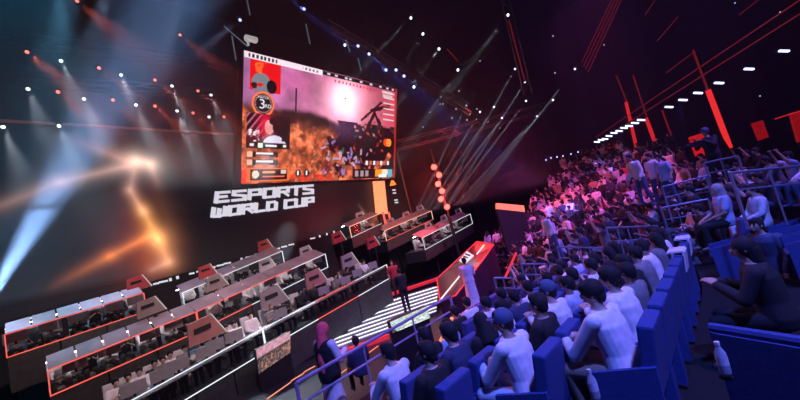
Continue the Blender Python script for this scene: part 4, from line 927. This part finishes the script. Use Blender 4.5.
for i, (x, y) in enumerate(blu): fixture(x, y, 20, 'b', 'blue beam light right of the video screen top, %s of the row' % ordn[i] if i < 5 else 'blue beam light high above the video screen, %s' % ['lower one', 'upper one'][i-5], 'blue beam lights beside the video screen', x+38, y+32, 9000, 12, .9, .7)
glint = [(441, 97), (440, 104), (430, 112), (456, 109), (467, 120), (480, 61), (459, 91), (553, 36), (555, 73), (470, 114), (443, 104), (423, 127), (452, 118), (488, 122), (477, 109), (500, 128), (604, 45), (735, 3), (780, 12), (760, 96)]
for i, (x, y) in enumerate(glint): fixture(x, y, 24, 'v', 'tiny pale house light in the dark rig over the centre', 'tiny pale house lights in the dark rig', scale=.22)
# blue beams across the left haze with wide teal fills added to tint it
for (sx, sy_, tx, ty, pw, ang, c) in [(125, -60, -5, 330, 14000, 9, (.42, .62, 1)), (100, -60, -70, 330, 7000, 13, (.2, .5, .9)), (185, -30, 140, 165, 6000, 11, (.5, .6, 1)), (240, 20, 110, 120, 2600, 14, (.45, .5, 1)), (60, -40, 60, 140, 5000, 22, (.12, .45, .7)), (20, -70, 40, 160, 2000, 60, (.02, .30, .55)), (200, -60, 150, 120, 2200, 50, (.02, .2, .55)), (-22, 318, 90, 132, 90000, 18, (.28, .50, 1)), (-60, 300, 130, 100, 1200, 26, (.3, .5, 1))]:
    P_ = atY(sx, sy_, 17); T_ = atY(tx, ty, 17); spot(P_+(T_-P_).normalized()*.5, T_, pw*2.2, ang, c, 1, .1)
    t = dup(heads['b'], P_, 0, 'blue light at the left edge, from a set of haze beams and added fills', 'blue wash lights at the left')
    if sy_ > 200: o_ = obj('stand_pole', tube(B(), (0, .3, .3), (0, .3, -P_.z), .04), metal, t)
# ------------------------------------------------------------------ red blinder tower
tw = thing('light_tower', 'dark tower carrying a zigzag of glowing red round lamps', 'tower', (atD(441, 190, 25).x+.2, atD(441, 190, 25).y+.5, 0))
p0, p1 = atD(450, 214, 25.4), atD(431, 150, 25.4)
ch(obj('tower_frame', tube(B(), (p0.x, p0.y, 0), p1, .12), metal), tw)
for i, (x, y) in enumerate([(434, 167), (439, 175), (438, 184), (442, 191), (441, 199), (447, 207)]):
    p = atD(x, y, 25); t = thing('red_lamp', 'glowing round red lamp on the dark tower, %s from the top' % (ordn[i] if i else 'first'), 'lamp', p, 0, 'red lamps of the tower')
    d = (EYE-p).normalized(); o = obj('lamp_face', tube(B(), -d*.05, d*.03, .20, n=16), led('red_lamp_glow', (1, .09, .06), 2.2), t); obj('lamp_case', tube(B(), -d*.3, -d*.05, .16, .24, n=16), metal, t)
    point(p+d*.35, 190, (1, .05, .04), .2)
# ------------------------------------------------------------------ trusses, tubes, pillars
def truss(name, label, a, b, w=.45, m_=metal):
    a, b = Vector(a), Vector(b); d = b-a; Ln = d.length; d.normalize(); s = d.cross(ZV).normalized()*w/2; u = ZV*w/2
    t = thing(name, label, 'truss', a); cs = [s+u, s-u, -s-u, -s+u]
    for c in cs: ch(obj('chord', tube(B(), a+c, b+c, .03, n=6), m_), t)
    n = int(Ln/(w*1.6)); bm = B()
    for i in range(n):
        q0, q1 = a+d*Ln*i/n, a+d*Ln*(i+1)/n
        for j in range(4): c0, c1 = cs[j], cs[(j+1) % 4]; tube(bm, q0+(c0 if i % 2 else c1), q1+(c1 if i % 2 else c0), .014, n=4)
    o = ch(obj('bracing', bm, m_), t); o['kind'] = 'stuff'
    return t
truss('ceiling_truss', 'reddish lit truss crossing the hall behind the fan of beams', atD(396, 146, 25.5), atD(545, 108, 25.5), .6, mat('truss_grey', (.2, .18, .18), .4, .4))
truss('ceiling_truss', 'dark truss above the upper left moving heads', atY(-30, 32, 19.9), atY(235, 68, 19.9))
truss('ceiling_truss', 'dark truss carrying the lower left moving heads', atY(-20, 76, 19.9), atY(240, 96, 19.9))
truss('ceiling_truss', 'dark truss with blue beam lights right of the video screen', atD(330, 26, 20.6), atD(470, 110, 20.6), .5, MATS['truss_grey'])
truss('ceiling_truss', 'vertical leaning truss at the ceiling centre with a red tube', atD(503, -10, 22.5), atD(527, 90, 22.5), .5, MATS['truss_grey'])
def neon(label, pts, D, r, m_, name='red_neon_tube', cat='light tube', grp=None):
    a, b = [atD(x, y, d) for (x, y), d in zip(pts, D if isinstance(D, (tuple, list)) else (D, D))]
    o = obj(name, tube(B(), a, b, r, n=8), m_); o.location = (0, 0, 0); return tag(o, label, cat, grp)
dimred = led('dim_red', (1, .04, .04), .13); midred = led('mid_red', (1, .025, .03), .6); hotred = led('hot_red', (1, .03, .03), .85)
neon('thin red tube along the leaning centre truss', [(509, 20), (525, 82)], 22.2, .035, dimred); neon('short red tube left of the leaning centre truss', [(447, 49), (458, 61)], 22, .03, dimred)
for i in range(4): neon('dim red tube of the bundle rising to the top edge right of centre', [(622-i*3.2, -2), (588-i*2.2, 72-i*3)], (20, 24), .022, dimred, grp='bundle of dim red tubes')
for i, pts in enumerate([[(655, 0), (645, 15)], [(678, 17), (657, 41)], [(694, 52), (666, 73)], [(758, 0), (739, 15)]]): neon('short dim red tube in the dark ceiling at right, %s from the left' % ['second', 'third', 'fourth', 'last'][i] if i else 'short dim red tube at the top edge, right of the tube bundle', pts, 22, .025, dimred)
neon('long thin red line across the right ceiling, upper of the pair', [(800, 0), (596, 137)], (14, 30), .028, dimred); neon('long thin red line across the right ceiling, lower of the pair', [(806, 10), (604, 138)], (14, 30), .028, dimred)
def pillar(label, pts, D, r, m_):
    a, b = atD(*pts[0], D), atD(*pts[1], D); t = thing('light_column', label, 'light column', (b.x, b.y, 0)); ch(obj('glowing_tube', tube(B(), a, b, r, n=8), m_), t)
    d = (b-EYE).normalized()*.25; ch(obj('column_post', tube(B(), (b.x+d.x, b.y+d.y, 0), Vector((b.x+d.x, b.y+d.y, a.z)), .15, n=8), black), t)
pillar('brightest red glowing column behind the camera operator', [(708, 90), (730, 148)], 24, .16, hotred); pillar('dim upper red column continuing above the brightest one', [(693, 50), (708, 90)], 24.3, .06, dimred)
pillar('red glowing column above the standing spectators, right one', [(646, 118), (658, 150)], 27, .13, midred); pillar('red glowing column above the standing spectators, left one', [(626, 102), (637, 150)], 27, .11, midred)
pillar('dim red column left of the camera operator', [(662, 110), (673, 140)], 27, .06, dimred); pillar('thin dim red column high at right of centre', [(616, 75), (627, 102)], 27.3, .04, dimred); pillar('thin red column above the right standing spectators', [(633, 75), (647, 118)], 27.3, .045, dimred)
def redpanel(label, quad, D, m_):
    q = [atD(x, y, D) for x, y in quad]; t = thing('red_light_panel', label, 'light panel', (q[0].x, q[0].y, 0)); d = fw.copy(); d.z = 0; d = d.normalized()*.15
    ch(obj('glowing_face', slab(B(), *q, d), m_), t); ch(obj('support', slab(B(), Vector((q[0].x, q[0].y, 0)), Vector((q[1].x, q[1].y, 0)), q[1], q[0], d), black), t)
pr = mat('panel_red', (.3, .02, .02), .6, 0, (1, .015, .015), .5, noise=.4); pr2 = mat('panel_red_dim', (.3, .02, .02), .6, 0, (1, .015, .015), .22, noise=.4)
redpanel('glowing red panel directly behind the camera operator', [(697, 156), (709, 156), (705, 132), (690, 137)], 22, pr)
redpanel('red lit panel in the dark right of the brightest column', [(760, 140), (769, 137), (763, 120), (753, 123)], 22, pr2)
redpanel('red lit panel touching the right edge of the picture', [(799, 142), (812, 140), (804, 110), (791, 113)], 22, pr2)
neon('thin red line left of the panel at the right edge', [(775, 119), (800, 111)], 22, .03, midred)
# row of pale blue light bars above the far stand
bars = [(597, 142), (601, 140), (605, 139), (609, 136), (614, 133), (619, 131), (624, 128), (629, 126), (635, 123), (641, 120), (669, 107), (683, 100), (698, 93), (719, 83), (749, 69), (784, 51)]
def barlight():
    t = thing('light_bar', 'x', 'light bar'); obj('bar_lens', box(B(), (0, 0, 0), (.42, .10, .08), bev=.02), led('bar_blue', (.55, .6, 1), 3.0), t); obj('bar_case', box(B(), (0, .08, .06), (.5, .12, .14)), metal, t); return t
bl0 = barlight()
for i, (x, y) in enumerate(bars):
    D = 27-i*.75; p = atD(x, y, D); lab = 'pale blue light bar in the close row above the far stand' if i < 10 else 'wider spaced pale blue light bar under the right ceiling'
    grp = 'close row of light bars' if i < 10 else 'spaced light bars at right'
    o = bl0 if i == 0 else dup(bl0, p, None, lab, grp); o.location = p; o['label'] = lab; o['group'] = grp; o.rotation_euler = (0, .3, -.9)
    if i in (2, 6, 11): spot(p+Vector((-.2, .1, -.2)), p+Vector((-3, 3, -9)), 900, 50, (.15, .2, 1), .9)
for i, (x, y) in enumerate([(546, 160), (551, 158), (557, 157), (563, 156), (571, 154), (578, 152)]):
    p = atD(x, y, 27); t = fixture(x, y, 28, 'b', 'small blue white lamp above the far left crowd, %s of its row' % ordn[i], 'small blue lamps above the far crowd', x-14, y+26, 300, 14, 1, scale=.45)
# thin hanging bars and the hanging camera rig over the screen
for i, pts in enumerate([[(247, 0), (250, 15)], [(306, 24), (310, 44)], [(224, 26), (247, 46)], [(232, 36), (236, 60)], [(346, 40), (350, 52)], [(358, 58), (361, 70)]]):
    neon('thin pale hanging bar above the video screen, ' + ['cut by the top edge', 'upright one at its middle', 'slanting one at its left corner', 'upright one left of its corner', 'one near its right end', 'short one near its right end'][i], pts, 17, .03, mat('pale_bar_glow', (.5, .55, .6), .4, 0, (.5, .7, .8), .12), 'hanging_bar', 'bar')  # plain metal bars, with a faint glow put into their colour
p = atD(251, 39, 17); t = thing('hanging_camera', 'pale remote camera hanging above the left corner of the video screen', 'camera', p)
wm = mat('rig_white_glow', (.7, .7, .72), .4, 0, (1, 1, .95), .35)  # white camera housing, brightened by a glow in its material
obj('camera_body', box(B(), (0, 0, 0), (.6, .25, .22), bev=.04), wm, t); obj('mount', tube(B(), (0, 0, .1), (0, 0, 24.4-p.z), .02), metal, t); obj('lens', tube(B(), (-.2, 0, -.05), (-.25, -.1, -.45), .08, .05), wm, t); obj('pan_head', ball(B(), (.35, 0, .2), .12), metal, t)
# orange floor strips by the woman
for i, pts in enumerate([[(267, 399), (291, 382)], [(291, 381), (304, 373)], [(304, 372), (315, 366)], [(378, 346), (340, 374)]]):
    a, b = atZ(*pts[0], .25), atZ(*pts[1], .25); o = obj('floor_light_strip', tube(B(), a, b, .014, n=6), led('orange_strip', (1, .3, .15), 1.2)); tag(o, 'orange light strip on the floor, ' + ['at the bottom edge left of the veiled woman', 'left of the veiled woman, middle one', 'left of the veiled woman, shortest', 'right of the veiled woman below the stairs'][i], 'light strip')
for i, pts in enumerate([[(516, 253), (505, 278)], [(437, 348), (452, 318)]]):
    a, b = atD(*pts[0], 10.5-3*i), atD(*pts[1], 9.6-2.6*i); o = obj('floor_light_strip', tube(B(), a, b, .035, n=6), MATS['hot_red'] if i == 0 else MATS['orange_strip']); tag(o, ['glowing red strip running down between the front crowd and the stand', 'short orange strip right of the violet handrail'][i], 'light strip')
# ------------------------------------------------------------------ wash lights of the hall
spot((0, -4, 14), (6.5, 1.2, 1.4), 11000, 60, (.09, .15, 1), .8, .4)
spot((5, -4, 15), (4.5, 3, 1.2), 4200, 50, (.45, .27, 1), .8, .4)
spot((12, -4, 14), (14, 5, 3), 8000, 70, (.34, .15, 1), .8, .4)
spot((14, 1, 12), (20, 7, 4), 6300, 70, (.95, .12, .75), .8, .4)
spot((9, 10.5, 9), (5, 3, 1), 1300, 50, (.75, .3, 1), .8, .4)
spot((15, 10.5, 5), (13, 6, .5), 1500, 80, (1, .10, .12), .8, .3)
spot((21, 10.5, 6.5), (22, 6, 3), 1500, 80, (1, .10, .10), .8, .3)
spot((2, 3, 12), (1.5, 15, 2), 4200, 50, (1, .60, .58), .8, .4)
spot((9, 3, 12), (8.5, 15, 2), 3600, 50, (1, .70, .68), .8, .4)
spot((15, 4, 12), (19, 18, 3), 4500, 40, (1, .72, .66), .8, .4)
